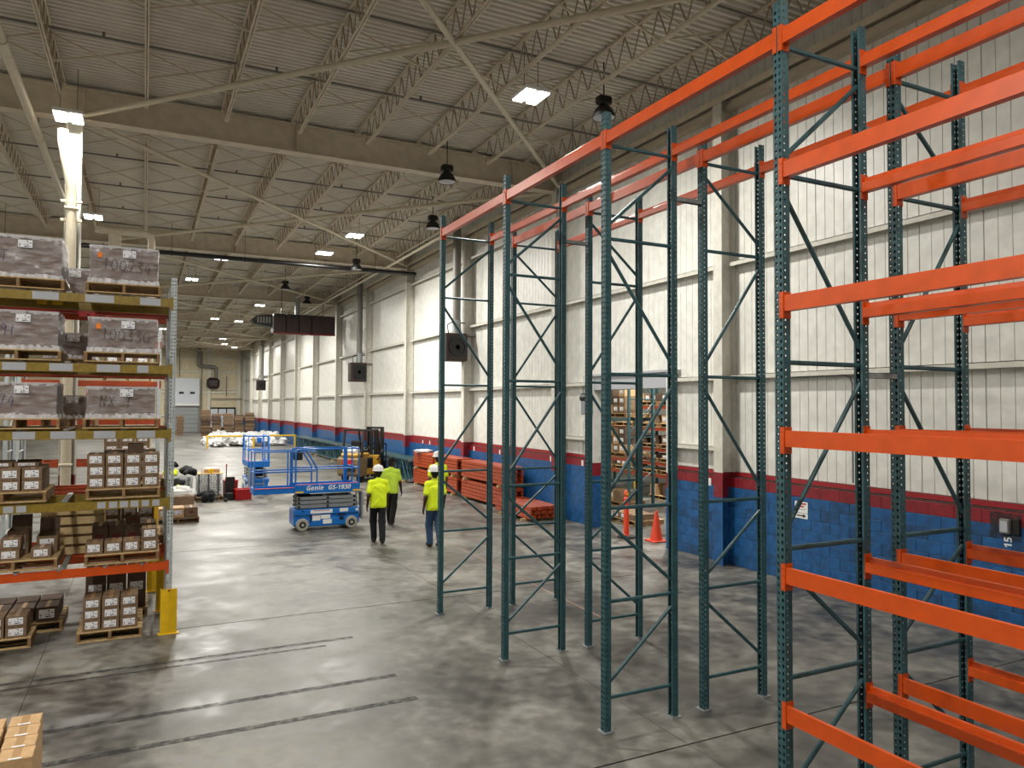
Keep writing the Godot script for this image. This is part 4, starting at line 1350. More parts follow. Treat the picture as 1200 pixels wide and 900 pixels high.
func forklift(at: Vector3, turn: float) -> void:
	# heading +x
	var t := thing("forklift", "worn yellow forklift with black mast parked before the long wall", "forklift", at, turn)
	var Y: Material = M["forklift yellow"]
	var g := G.new()
	var prof := PackedVector2Array([Vector2(-1.1, 0.35), Vector2(-0.95, 0.25), Vector2(-0.45, 0.25), Vector2(-0.4, 1.0), Vector2(-0.95, 1.05), Vector2(-1.12, 0.95)])
	g.prism(prof, -0.5, 0.5)
	piece(t, "counterweight", g, M["forklift tan"])
	piece(t, "rear_grille", bx(Vector3(-1.13, 0.62, 0.12), Vector3(0.04, 0.3, 0.5), 0.02), M["black steel"])
	g = G.new()
	g.cbox(Vector3(0.2, 0.42, 0), Vector3(1.3, 0.3, 0.9), 0.03)
	g.cbox(Vector3(0.62, 0.75, 0), Vector3(0.25, 0.6, 0.9), 0.03)
	piece(t, "body", g, Y)
	piece(t, "hood", bx(Vector3(-0.55, 1.12, 0), Vector3(0.95, 0.16, 0.82), 0.05), Y)
	piece(t, "engine_cover", bx(Vector3(-0.2, 0.75, 0), Vector3(0.7, 0.45, 0.9), 0.03), M["black steel"])
	g = G.new()
	g.cbox(Vector3(-0.2, 1.22, 0), Vector3(0.5, 0.12, 0.5), 0.04)
	g.cbox(Vector3(-0.45, 1.45, 0), Vector3(0.12, 0.5, 0.48), 0.04, Basis(Vector3.BACK, 0.15))
	piece(t, "seat", g, M["black cloth"])
	piece(t, "gas_cylinder", tb([Vector3(-0.85, 1.32, -0.32), Vector3(-0.85, 1.32, 0.32)], 0.15, 16), M["white plastic"])
	g = G.new()
	for s in [-0.46, 0.46]:
		g.bar(Vector3(-0.8, 1.0, s), Vector3(-0.62, 2.12, s), 0.07, 0.07, Vector3.RIGHT)
		g.bar(Vector3(0.72, 0.95, s), Vector3(0.42, 2.12, s), 0.06, 0.06, Vector3.RIGHT)
		g.bar(Vector3(-0.66, 2.13, s), Vector3(0.46, 2.13, s), 0.07, 0.07)
	for k in 7:
		g.bar(Vector3(-0.62 + k * 0.17, 2.13, -0.46), Vector3(-0.62 + k * 0.17, 2.13, 0.46), 0.03, 0.04)
	piece(t, "overhead_guard", g, M["black steel"])
	for s in [-0.36, 0.36]:
		piece(t, "mast_rail", bx(Vector3(1.02, 1.15, s), Vector3(0.16, 2.2, 0.09), 0.01), M["black steel"])
		piece(t, "inner_rail", bx(Vector3(1.1, 1.2, s * 0.72), Vector3(0.12, 2.1, 0.07), 0.01), M["black steel"])
	piece(t, "lift_cylinder", tb([Vector3(1.02, 0.2, 0), Vector3(1.02, 2.1, 0)], 0.05, 12), M["black steel"])
	for y in [0.4, 1.3, 2.2]:
		piece(t, "mast_crossbar", bx(Vector3(1.03, y, 0), Vector3(0.1, 0.09, 0.72), 0.01), M["black steel"])
	g = G.new()
	for z in [-0.45, -0.27, -0.09, 0.09, 0.27, 0.45]:
		g.box(Vector3(1.19, 0.95, z), Vector3(0.03, 1.1, 0.035))
	for y in [0.45, 1.5]:
		g.box(Vector3(1.19, y, 0), Vector3(0.035, 0.06, 0.94))
	piece(t, "load_backrest", g, M["black steel"])
	for z in [-0.2, -0.1, 0.12, 0.2]:
		piece(t, "mast_hose", tb([Vector3(0.95, 0.5, z), Vector3(0.93, 1.2, z), Vector3(0.97, 2.1, z)], 0.035, 8), M.rubber)
	for z in [-0.42, 0.42]:
		piece(t, "tilt_cylinder", tb([Vector3(0.5, 0.85, z), Vector3(0.98, 1.25, z)], 0.05, 10), M["black steel"])
	piece(t, "carriage", bx(Vector3(1.2, 0.5, 0), Vector3(0.05, 0.55, 0.9), 0.01), M["black steel"])
	for s in [-0.28, 0.28]:
		g = G.new()
		g.box(Vector3(1.25, 0.36, s), Vector3(0.045, 0.6, 0.11))
		g.box(Vector3(1.5, 0.07, s), Vector3(0.5, 0.04, 0.11))
		piece(t, "fork", g, M["black steel"])
	for q in [[-0.72, 0.2, 0.36], [0.62, 0.26, 0.4]]:
		for s in [-1, 1]:
			var w := G.new()
			var r: float = q[1]
			w.lathe([Vector2(0.0, -0.08), Vector2(r * 0.85, -0.08), Vector2(r, -0.05), Vector2(r, 0.05), Vector2(r * 0.85, 0.08), Vector2(r * 0.55, 0.08), Vector2(r * 0.5, 0.05), Vector2(0, 0.05)], 20, Vector3.ZERO, Basis(Vector3(1, 0, 0), Vector3(0, 0, s), Vector3(0, -s, 0)))
			piece(t, "wheel", w, M.rubber, Vector3(q[0], r, s * q[2]))
	piece(t, "rear_panel", bx(Vector3(-1.1, 0.85, 0.0), Vector3(0.05, 0.22, 0.55), 0.02), M["red plastic"])
	g = G.new()
	g.tube([Vector3(0.5, 1.05, 0), Vector3(0.25, 1.35, 0)], 0.025, 8)
	g.lathe([Vector2(0.15, -0.015), Vector2(0.18, 0), Vector2(0.15, 0.015)], 18, Vector3(0.24, 1.36, 0), Basis(Vector3.BACK, 0.6))
	piece(t, "steering_wheel", g, M["black steel"])


func stored_steel() -> void:
	# orange beams in banded piles beside the wall
	var bm := shared_box(Vector3(0.062, 0.113, 1.0))
	var piles := [["first orange pile", -20.2, 3.4], ["second orange pile", -24.0, 2.25], ["third orange pile by the teal frames", -26.4, 2.25]]
	for p in piles:
		var l: float = p[2]
		var m := shared_box(Vector3(0.058, 0.094, l))
		for tier in 2:
			var y0 := 0.09 + tier * 0.66
			for q in [0.35, l - 0.35]:
				tag(piece(self, "timber_bearer", shared_box(Vector3(0.8, 0.088, 0.09)), M.wood, Vector3(10.13, y0 - 0.045, p[1] - q)), "timber under the %s bundle of the %s, %s" % [["lower", "upper"][tier], p[0], "near end" if q < 1.0 else "far end"], "timber", "timber bearers")
			var t := thing("beam_bundle", "%s banded bundle of orange rack beams in the %s" % [["lower", "upper"][tier], p[0]], "rack beams", Vector3(9.8, y0, p[1]), 0, "bundles of orange beams")
			for r in 5:
				for c in 10:
					if c > 0 and c < 9 and r < 4 and c % 3 > 0:
						continue
					piece(t, "beam", m, M["orange far"], Vector3(0.035 + c * 0.066, 0.057 + r * 0.114, -l * 0.5 + rng.randf_range(-0.015, 0.015)))
	for q in [-18.2, -19.6]:
		tag(piece(self, "timber_bearer", shared_box(Vector3(1.3, 0.07, 0.09)), M.wood, Vector3(10.0, 0.035, q)), "timber bearer under the low orange pile, %s" % ("near end" if q > -19 else "far end"), "timber", "timber bearers")
	var t := thing("beam_bundle", "low loose pile of orange rack beams on the floor", "rack beams", Vector3(9.45, 0.07, -17.95), 0, "bundles of orange beams")
	var m2 := shared_box(Vector3(0.062, 0.098, 2.2))
	for r in 3:
		for c in 15 - r:
			piece(t, "beam", m2, M["orange far"], Vector3(0.04 + c * 0.072 + r * 0.03, 0.057 + r * 0.114, -1.1 + rng.randf_range(-0.06, 0.06)))
	tag(piece(self, "plastic_sheet", crumple(Vector3(0.35, 0.08, 0.3), 5), M["white plastic"], Vector3(10.0, 1.36, -28.0)), "crumpled white plastic lying on the third orange pile", "plastic sheet")
	# teal frames standing on edge, side by side
	var where := ["closest", "second", "third", "farthest"]
	var made: Array = []
	for b in 4:
		for k in 6:
			var lab := "teal rack frame on its long edge, %s from the aisle in the %s bundle" % [ORD[k], where[b]]
			var z := -28.9 - b * 6.5
			var x := 9.74 + k * 0.134
			var o: Node3D
			if made.is_empty():
				o = upright(lab, Vector3.ZERO, 0, 6.05, 0.89, "teal", [0.32, 1.25, 2.16, 3.485, 4.835, 5.775], "teal frames along the wall", false)
				made.append(o)
			else:
				o = dup(made[0], Vector3.ZERO, 0, lab)
			# lay it down: its height runs to -z, its depth stands up
			o.transform = Transform3D(Basis(Vector3(0, 1, 0), Vector3(0, 0, -1), Vector3(-1, 0, 0)), Vector3(x, 0.1, z))
		for q in [0.6, 5.2]:
			tag(piece(self, "timber_bearer", shared_box(Vector3(0.9, 0.098, 0.09)), M.wood, Vector3(10.05, 0.049, -28.9 - b * 6.5 - q)), "timber bearer under the %s bundle of teal frames, %s" % [where[b], "near end" if q < 1.0 else "far end"], "timber", "timber bearers")


func crumple(s: Vector3, seed_: int, rough := 0.35) -> G:
	# a crushed bag: a flattened ball with creases
	var f := FastNoiseLite.new()
	f.seed = seed_
	f.frequency = 1.6
	f.fractal_octaves = 3
	var g := G.new()
	var n := 12
	var m := 8
	var P := []
	for j in m + 1:
		var row := []
		for k in n:
			var a := TAU * k / n
			var e := PI * (float(j) / m - 0.5)
			var d := Vector3(cos(a) * cos(e), sin(e), sin(a) * cos(e))
			var q := 1.0 + f.get_noise_3dv(d * 1.3 + Vector3.ONE * seed_) * rough * 2.0
			var p := d * q * s
			p.y = maxf(p.y, -s.y * 0.55)
			row.append(p)
		P.append(row)
	for j in m:
		for k in n:
			var k2 := (k + 1) % n
			g.tri(P[j][k], P[j + 1][k2], P[j][k2])
			g.tri(P[j][k], P[j + 1][k], P[j + 1][k2])
	return g


func wall_fittings() -> void:
	for q in [[10.0, 4.42, -38.1, "unit heater with a black fan, farther along the wall"], [10.0, 4.78, -24.55, "unit heater with a black fan behind the farthest bare upright"], [10.05, 4.6, -74.5, "small unit heater near the end of the long wall"]]:
		var t := thing("unit_heater", "brown box " + q[3], "heater", Vector3(q[0], q[1], q[2]), 0, "unit heaters")
		piece(t, "case", bx(Vector3(0, 0.5, -0.3), Vector3(0.85, 1.0, 0.6), 0.03), M["heater brown"])
		var g := G.new()
		g.lathe([Vector2(0.26, 0.0), Vector2(0.34, 0.0), Vector2(0.34, 0.05), Vector2(0.26, 0.05), Vector2(0.26, 0.0)], 24, Vector3(0.03, 0.5, 0.0), Basis(Vector3.RIGHT, PI / 2))
		piece(t, "fan_ring", g, M["black steel"])
		piece(t, "grille", bx(Vector3(0.03, 0.5, 0.004), Vector3(0.66, 0.72, 0.01)), M["black pipe"])
		g = G.new()
		for k in 4:
			g.box(Vector3(0.03, 0.5, 0.02), Vector3(0.44, 0.09, 0.01), Basis(Vector3.BACK, k * PI / 4))
		piece(t, "fan", g, M["black steel"])
		piece(t, "flue", tb([Vector3(0.1, 0.98, -0.3), Vector3(0.1, 1.25, -0.3), Vector3(0.1, 10.0 - q[1], -0.3)], 0.15, 14), M["conduit"])
		piece(t, "flue_collar", tb([Vector3(0.1, 1.0, -0.3), Vector3(0.1, 1.5, -0.3)], 0.17, 14), M.galvanised)
		piece(t, "gas_line", tb([Vector3(-0.25, 1.0, -0.2), Vector3(-0.3, 1.3, -0.2), Vector3(-0.15, 1.4, -0.2), Vector3(0.4, 1.4, -0.2)], 0.02, 8), M["black pipe"])
		piece(t, "bracket", bx(Vector3(0.5, 0.95, -0.3), Vector3(0.5, 0.06, 0.5)), M["conduit"])
	var t := thing("duct_heater", "long dark brown heater casing hung below the roof across the hall", "heater", Vector3(8.25, 7.3, -44.4))
	for k in 4:
		piece(t, "panel", bx(Vector3(-1.35 + k * 0.72, 0.6, 0), Vector3(0.69, 1.1, 1.0), 0.03), M["heater brown"])
	piece(t, "end_panel", bx(Vector3(1.32, 0.6, 0), Vector3(1.0, 1.08, 0.98), 0.03), M["heater brown"])
	piece(t, "base_rail", bx(Vector3(0.05, 0.03, 0.48), Vector3(3.55, 0.08, 0.06)), M["red block"])
	for k in 3:
		piece(t, "louvre", bx(Vector3(-1.3 + k * 0.72, 1.0, 0.505), Vector3(0.4, 0.12, 0.02)), M["black steel"])
	var g := G.new()
	g.prism(PackedVector2Array([Vector2(-1.75, 0.35), Vector2(-1.75, 1.1), Vector2(-2.6, 0.98), Vector2(-2.9, 0.75), Vector2(-2.75, 0.5)]), -0.4, 0.4)
	piece(t, "nozzle", g, M["black steel"])
	for k in 5:
		piece(t, "vane", bx(Vector3(-2.55 + k * 0.16, 0.75, 0.405), Vector3(0.1, 0.36, 0.015), 0.0), M["conduit"], Vector3.ZERO)
	for x in [-1.2, 1.2]:
		piece(t, "hanger", tb([Vector3(x, 1.1, 0), Vector3(x, 2.7, 0)], 0.03, 8), M["conduit"])
	piece(t, "flue", tb([Vector3(-0.3, 1.1, 0), Vector3(-0.3, 2.75, 0)], 0.15, 12), M.galvanised)
	# heater with its duct on the end wall
	t = thing("wall_heater", "round fronted brown heater with a bent duct on the end wall", "heater", Vector3(7.1, 5.7, END + 0.6))
	g = G.new()
	g.cbox(Vector3(0, 0, 0), Vector3(1.4, 1.3, 0.8), 0.3)
	piece(t, "case", g, M["heater brown"])
	for x in [-0.32, 0.32]:
		piece(t, "vent", bx(Vector3(x, 0.15, 0.41), Vector3(0.4, 0.25, 0.03)), M["black steel"])
	piece(t, "duct", tb([Vector3(0.3, 0.6, 0), Vector3(0.3, 1.7, 0), Vector3(0.1, 1.9, 0), Vector3(-1.4, 1.95, 0), Vector3(-1.55, 2.1, 0), Vector3(-1.55, 4.3, 0)], 0.2, 12), M["conduit"])
	# signs and plates on the wainscot
	t = thing("wall_sign", "white notice with red heading and black arrow on the blue wall", "sign", Vector3(WALL - 0.137, 1.17, -9.62), -PI / 2)
	piece(t, "plate", bx(Vector3(0, 0.15, 0), Vector3(0.29, 0.3, 0.006), 0.001), M["white plastic"])
	for k in 3:
		piece(t, "print_line", bx(Vector3(0, 0.265 - k * 0.05, 0.004), Vector3([0.22, 0.12, 0.2][k], 0.026 if k < 2 else 0.01, 0.002)), M["red plastic"] if k < 2 else M["lift grey"])
	g = G.new()
	g.box(Vector3(-0.03, 0.05, 0.004), Vector3(0.14, 0.022, 0.002))
	g.prism(PackedVector2Array([Vector2(0.04, 0.015), Vector2(0.11, 0.05), Vector2(0.04, 0.085)]), 0.003, 0.005)
	piece(t, "arrow", g, M["black steel"])
	piece(t, "frame_line", bx(Vector3(0, 0.098, 0.004), Vector3(0.28, 0.006, 0.002)), M["black steel"])
	t = thing("power_outlet", "grey outlet box with soot around it on the red band", "outlet", Vector3(WALL - 0.13, 1.45, -6.08), -PI / 2)
	piece(t, "box", bx(Vector3(0, 0.1, 0.04), Vector3(0.13, 0.2, 0.08), 0.01), M["conduit"])
	piece(t, "cover", bx(Vector3(0, 0.1, 0.083), Vector3(0.1, 0.15, 0.008), 0.002), M["tape grey"])
	piece(t, "black_cover", bx(Vector3(0.13, 0.11, 0.02), Vector3(0.1, 0.22, 0.04), 0.01), M["black steel"])
	piece(t, "soot", bx(Vector3(-0.02, 0.1, 0.0008), Vector3(0.42, 0.36, 0.001)), M.residue)
	words(t, "15", 0.14, M["white plastic"], Vector3(0.01, -0.12, 0.002), Basis(Vector3.BACK, PI / 2))
	var n := 0
	for z in [-32.13, -29.84, -28.99, -24.38, -22.24, -18.78, -17.05, -11.75]:
		var x := WALL - 0.133 if z < -12 and z > -18 or z < -18.6 else WALL - 0.383
		tag(piece(self, "number_plate", bx(Vector3.ZERO, Vector3(0.004, 0.15, 0.09)), M["white plastic"], Vector3(x, 1.64, z)), "small white plate on the red band, %s from the viewer's end" % ORD[7 - n], "plate", "white plates on the red band")
		n += 1
	t = thing("door_operator", "grey gate operator box on the white jamb of the opening", "operator box", Vector3(WALL - 0.24, 2.95, -16.5))
	piece(t, "case", bx(Vector3(-0.1, 0.2, 0), Vector3(0.2, 0.4, 0.3), 0.02), M["lift grey"])
	piece(t, "drum", tb([Vector3(-0.12, 0.45, -0.15), Vector3(-0.12, 0.45, 0.15)], 0.12, 14), M["black steel"])


func far_end() -> void:
	var spots := [[5.65, -82.2, 2.42], [6.75, -82.9, 2.05], [7.85, -82.4, 2.2], [8.95, -83.0, 2.1], [10.0, -82.6, 2.25]]
	for k in spots.size():
		var q: Array = spots[k]
		var t := thing("cardboard_stack", "tall stack of flattened brown cartons by the end wall, %s from the blue wall" % ORD[4 - k], "cardboard", Vector3(q[0], 0, q[1]), 0, "stacks of flattened cartons")
		piece(t, "pallet_base", bx(Vector3(0, 0.07, 0), Vector3(1.0, 0.14, 0.9)), M["wood grey"])
		var y := 0.14
		while y < q[2]:
			var h := rng.randf_range(0.1, 0.32)
			piece(t, "bale", bx(Vector3(rng.randf_range(-0.06, 0.06), y + h * 0.5, rng.randf_range(-0.05, 0.05)), Vector3(rng.randf_range(0.86, 0.98), h - 0.02, 0.8), 0.02), M["card" if rng.randf() < 0.6 else "card dark"])
			y += h
	var one := thing("cardboard_stack", "narrow stack of flattened cartons beside the dock door", "cardboard", Vector3(3.3, 0, -84.0), 0, "stacks of flattened cartons")
	for k in 7:
		piece(one, "bale", bx(Vector3(rng.randf_range(-0.05, 0.05), 0.15 + k * 0.29, 0), Vector3(0.7, 0.26, 0.9), 0.02), M["card"])
	# heap of discarded white wrap
	var f := FastNoiseLite.new()
	f.seed = 9
	var g := G.new()
	for k in 150:
		var x := rng.randf_range(4.4, 9.9)
		var z := rng.randf_range(-66.5, -59.8)
		var edge := minf(minf(x - 4.0, 10.4 - x), minf(-59.2 - z, z + 67.4))
		var s := rng.randf_range(0.22, 0.5)
		var c := crumple(Vector3(s, s * 0.6, s * 0.8), k + 20, 0.55)
		var o := g.v.size()
		var b := Basis(Vector3.UP, rng.randf() * TAU)
		var lift := clampf(edge * 0.55, 0, 0.62) * rng.randf() + s * 0.33
		for i in c.v.size():
			g.v.append(b * c.v[i] + Vector3(x, lift, z))
			g.n.append(b * c.n[i])
			g.uv.append(Vector2.ZERO)
		for i in c.ix:
			g.ix.append(i + o)
	var heap := piece(self, "plastic_rubbish", g, M["white plastic"])
	tag(heap, "heap of discarded white plastic wrap behind the yellow barrier", "rubbish")
	heap.set_meta("kind", "stuff")
	var t := thing("barrier_rail", "low yellow barrier rail in front of the plastic heap", "barrier", Vector3(7.2, 0, -57.8))
	for x in [-3.1, 0.1, 3.1]:
		piece(t, "post", bx(Vector3(x, 0.43, 0), Vector3(0.12, 0.86, 0.12), 0.02), M.yellow)
	piece(t, "rail", bx(Vector3(0, 0.88, 0), Vector3(6.4, 0.12, 0.08), 0.02), M.yellow)


func wire_deck(label: String, at: Vector3, turn: float, group: String) -> Node3D:
	var t := thing("wire_deck", label, "wire deck", at, turn, group)
	var g := G.new()
	for k in 11:
		var x := -0.38 + k * 0.076
		g.tube([Vector3(x, 0.0, 0.03), Vector3(x, 0.045, 0.012), Vector3(x, 0.05, -0.02), Vector3(x, 0.05, -0.9)], 0.008, 5)
	for z in [0.03, -0.25, -0.55, -0.88]:
		g.bar(Vector3(-0.4, 0.004 if z > 0 else 0.04, z), Vector3(0.4, 0.004 if z > 0 else 0.04, z), 0.008, 0.008)
	piece(t, "mesh", g, M.galvanised)
	var h := G.new()
	for x in [-0.3, 0.0, 0.3]:
		h.box(Vector3(x, 0.03, -0.5), Vector3(0.04, 0.025, 0.7))
	piece(t, "channel", h, M.galvanised)
	return t


func aisle_clutter() -> void:
	for p in [[1.97, -26.35, "pile beside the red crates", 13], [1.05, -26.2, "pile beside the tall grey post", 12]]:
		pallet("pallet under the wire deck " + p[2], Vector3(p[0], 0, p[1] + 0.02), 0.86, 0.95)
		var first: Node3D = null
		for k in p[3]:
			var lab := "galvanised wire deck in the %s, %s" % [p[2], "lowest" if k == 0 else ORD[k] + " from the bottom" if k < 12 else "topmost"]
			var at := Vector3(p[0] + rng.randf_range(-0.01, 0.01), 0.14 + k * 0.056, p[1])
			if first == null:
				first = wire_deck(lab, at, 0, "piled wire decks")
			else:
				dup(first, at, 0, lab)
	var top := 0.14 + 13 * 0.056
	tag(piece(self, "plywood_sheet", shared_box(Vector3(0.84, 0.02, 0.8)), M["wood"], Vector3(1.97, top + 0.015, -26.75)), "plywood sheet lying on the wire deck pile beside the red crates", "plywood")
	tag(piece(self, "tool_box", bx(Vector3(0, 0.08, 0), Vector3(0.13, 0.16, 0.12), 0.02), M.yellow, Vector3(2.02, top + 0.026, -26.5)), "small yellow case standing on the plywood sheet", "case")
	var tr := thing("cardboard_tray", "shallow pale carton lying on the plywood sheet", "carton", Vector3(2.05, top + 0.026, -26.8))
	piece(tr, "tray", bx(Vector3(0, 0.06, 0), Vector3(0.5, 0.12, 0.3), 0.005), M["card pale"])
	piece(tr, "filling", bx(Vector3(0, 0.13, 0), Vector3(0.4, 0.06, 0.22), 0.02), M["white plastic"])
	tag(piece(self, "plastic_bottle", tb([Vector3(1.75, top + 0.03, -26.5), Vector3(1.75, top + 0.2, -26.5), Vector3(1.75, top + 0.21, -26.5)], 0.04, 10), M["white plastic"]), "white bottle standing on the plywood sheet", "bottle")
	var jt := 0.14 + 12 * 0.056
	cloth("black jacket thrown over the wire deck pile by the grey post", Vector3(1.28, jt + 0.08, -26.4), M["black cloth"], 3, Vector3(0.24, 0.3, 0.3), "jacket")
	cloth("lime hi-vis jacket heaped on the wire decks by the grey post", Vector3(0.8, jt + 0.08, -26.35), M["hi-vis"], 7, Vector3(0.22, 0.16, 0.26), "jacket")
	cloth("black helmet bag on the lime jacket", Vector3(0.84, jt + 0.34, -26.45), M["black cloth"], 12, Vector3(0.17, 0.15, 0.2), "bag")
	cloth("black coat with lime stripe hanging down the wire deck pile", Vector3(1.05, jt - 0.24, -25.98), M["black cloth"], 17, Vector3(0.16, 0.28, 0.12), "coat")
	tag(piece(self, "vest_stripe", bx(Vector3.ZERO, Vector3(0.08, 0.2, 0.03), 0.01), M["hi-vis"], Vector3(1.0, jt - 0.28, -25.76), Basis(Vector3.BACK, 0.12)), "lime stripe hanging on the black coat", "vest")
	cloth("navy backpack leaning on the wire deck pile", Vector3(1.83, 0.06, -25.95), M["navy"], 23, Vector3(0.24, 0.3, 0.17), "backpack")
	# red crates and black boxes
	for q in [[3.0, -26.3, 0.48, 0.36, "red plastic crate, nearer one beside the wire decks"], [2.66, -26.85, 0.4, 0.62, "red plastic crate behind the nearer crate"]]:
		var t := thing("crate", q[4], "crate", Vector3(q[0], 0, q[1]), 0.1, "red crates")
		var w: float = q[2]
		var h: float = q[3]
		var g := G.new()
		for s in [-1, 1]:
			g.cbox(Vector3(s * w * 0.5, h * 0.5, 0), Vector3(0.02, h, 0.36), 0.004)
			g.cbox(Vector3(0, h * 0.5, s * 0.18), Vector3(w, h, 0.02), 0.004)
		g.box(Vector3(0, 0.012, 0), Vector3(w, 0.02, 0.36))
		piece(t, "shell", g, M["red plastic"])
		var rm := G.new()
		for s in [-1, 1]:
			rm.cbox(Vector3(s * w * 0.5, h - 0.02, 0), Vector3(0.05, 0.04, 0.4), 0.008)
			rm.cbox(Vector3(0, h - 0.02, s * 0.19), Vector3(w + 0.04, 0.04, 0.05), 0.008)
		piece(t, "rim", rm, M["red plastic"])
		for k in 5:
			piece(t, "rib", bx(Vector3(-w * 0.4 + k * w * 0.2, h * 0.45, 0.195), Vector3(0.02, h * 0.8, 0.015)), M["red block"])
	var t := thing("tool_chest", "black tool chest with its lid raised beside the red crates", "tool chest", Vector3(2.57, 0, -26.42))
	piece(t, "case", bx(Vector3(0, 0.12, 0), Vector3(0.3, 0.24, 0.3), 0.02), M["black steel"])
	piece(t, "lid", bx(Vector3(0.05, 0.5, -0.1), Vector3(0.3, 0.5, 0.04), 0.02), M["rubber"], Vector3.ZERO, Basis(Vector3.BACK, 0.0))
	t = thing("broom", "broom with a red top standing beside the wire decks", "broom", Vector3(2.43, 0, -25.95))
	piece(t, "handle", tb([Vector3(0, 0.08, 0), Vector3(0.02, 1.18, -0.02)], 0.014, 8), M["black steel"])
	piece(t, "grip", tb([Vector3(0.019, 1.12, -0.02), Vector3(0.02, 1.22, -0.02)], 0.022, 8), M["red plastic"])
	piece(t, "head", bx(Vector3(0, 0.05, 0), Vector3(0.1, 0.1, 0.3), 0.02), M["black steel"])
	# carton lined with a bag, and the pair of cartons on a pallet in front of it
	t = thing("lined_carton", "brown carton with a clear plastic bag bulging from its top", "carton", Vector3(1.02, 0, -24.6))
	piece(t, "box", bx(Vector3(0, 0.19, -0.3), Vector3(0.78, 0.38, 0.6), 0.006), M.card)
	piece(t, "bag", crumple(Vector3(0.42, 0.22, 0.34), 41, 0.2), M.film2, Vector3(0, 0.46, -0.3))
	pallet("pallet under the pair of labelled cartons beyond the grey post", Vector3(0.85, 0, -21.7), 1.05, 0.8, "pallets", "wood grey")
	for k in 3:
		carton("labelled carton on the pallet beyond the grey post, %s from the open aisle" % ORD[2 - k], Vector3(0.52 + k * 0.33, 0.141, -21.74), Vector3(0.32, 0.26, 0.6), "cartons beyond the grey post", "card pale" if k < 2 else "card", "label" if k < 2 else "red")
	# cone and delineator in the opening
	t = thing("traffic_cone", "orange traffic cone standing in the opening", "cone", Vector3(10.87, 0, -14.16))
	var g := G.new()
	g.lathe([Vector2(0.15, 0.03), Vector2(0.145, 0.06), Vector2(0.035, 0.69), Vector2(0.02, 0.71), Vector2(0.0, 0.71)], 22, Vector3.ZERO)
	piece(t, "cone", g, M["cone orange"])
	piece(t, "base", bx(Vector3(0, 0.016, 0), Vector3(0.4, 0.032, 0.4), 0.008), M["cone orange"])
	t = thing("delineator_post", "slim orange marker post with a black rubber foot in the opening", "marker post", Vector3(10.5, 0, -14.85))
	g = G.new()
	g.lathe([Vector2(0.09, 0.04), Vector2(0.07, 0.1), Vector2(0.055, 0.9), Vector2(0.065, 0.94), Vector2(0.04, 0.98), Vector2(0.06, 1.06), Vector2(0.04, 1.13), Vector2(0, 1.14)], 16, Vector3.ZERO)
	piece(t, "tube", g, M["cone orange"])
	g = G.new()
	g.lathe([Vector2(0.23, 0.0), Vector2(0.22, 0.04), Vector2(0.08, 0.06), Vector2(0.0, 0.06)], 20, Vector3.ZERO)
	piece(t, "foot", g, M.rubber)
	piece(t, "reflector", tb([Vector3(0, 1.05, 0.05), Vector3(0, 1.05, 0.065)], 0.035, 12), M.yellow)


func cloth(label: String, at: Vector3, m: Material, seed_: int, s: Vector3, cat: String) -> void:
	var r := RandomNumberGenerator.new()
	r.seed = seed_
	var caps := []
	for k in 7:
		var a := Vector3(r.randf_range(-1, 1) * s.x, r.randf_range(0.1, 0.9) * s.y * (0.4 + 0.6 * r.randf()), r.randf_range(-1, 1) * s.z)
		var b := Vector3(r.randf_range(-1, 1) * s.x, r.randf_range(0.1, 0.7) * s.y, r.randf_range(-1, 1) * s.z)
		caps.append([a, b, 0.05 + r.randf() * 0.05, 0.05 + r.randf() * 0.04])
	var g := G.new()
	skin(g, caps, 0.02, 0.07)
	tag(piece(self, cat, g, m, at), label, cat)


func next_hall() -> void:
	var bars := [0.3, 1.25, 2.2, 3.4, 4.6]
	for q in [[15.8, -16.4], [15.8, -19.1], [15.8, -21.8], [15.8, -24.5], [13.6, -19.15], [13.6, -21.85]]:
		upright("teal stocked rack upright in the next hall, %s row, at its %s" % ["rear" if q[0] > 15 else "front", {-16.4: "nearest end", -19.1: "second line", -21.8: "third line", -24.5: "far end", -19.15: "near end", -21.85: "far end"}[q[1]]], Vector3(q[0], 0, q[1]), 0, 5.2, 1.0, "teal", bars, "next hall uprights", false)
	var n := 0
	for q in [[15.8, -17.75, [0.86, 1.27, 1.75, 2.46, 3.21, 4.1]], [15.8, -20.45, [0.86, 1.27, 1.75, 2.46, 3.21, 4.1]], [15.8, -23.15, [0.86, 1.75, 2.46, 3.21, 4.1]], [13.6, -20.5, [1.56, 2.82, 4.0]]]:
		for y in q[2].size():
			for back in 2:
				beam("stocked rack beam in the next hall, %s bay, %s level up, %s" % [ORD[n], ORD[y], "front" if back == 0 else "back"], Vector3(q[0] + (-0.003 if back == 0 else 1.003), q[2][y], q[1]), 0.0 if back == 0 else PI, 2.62, "orange far" if q[0] > 15 or y != 1 else "teal", "next hall beams")
			for s in 2:
				var lab := "in the next hall, %s bay, %s level, %s side" % [ORD[n], ORD[y], ["near", "far"][s]]
				if y + 1 < q[2].size():
					var at := Vector3(q[0] - 0.02, q[2][y], q[1] + 0.65 - s * 1.3)
					var gap: float = q[2][y + 1] - q[2][y] - 0.115
					stock(lab, at, minf(gap - 0.1, 0.95 if q[0] < 15 else 0.42), n * 40 + y * 3 + s)
		n += 1
	for q in [[15.75, -17.1], [15.75, -20.4], [13.5, -20.0], [11.6, -16.6]]:
		stock("on the next hall's floor, %s" % {-17.1: "under the first bay", -20.4: "under the second bay", -20.0: "under the front row", -16.6: "just inside the opening"}[q[1]], Vector3(q[0], 0, q[1]), 0.5 if q[0] > 12 else 0.3, int(q[0] * 9))
	guard("yellow guard on a stocked rack upright in the next hall", Vector3(15.7, 0, -21.5), 0.25, 0.65)


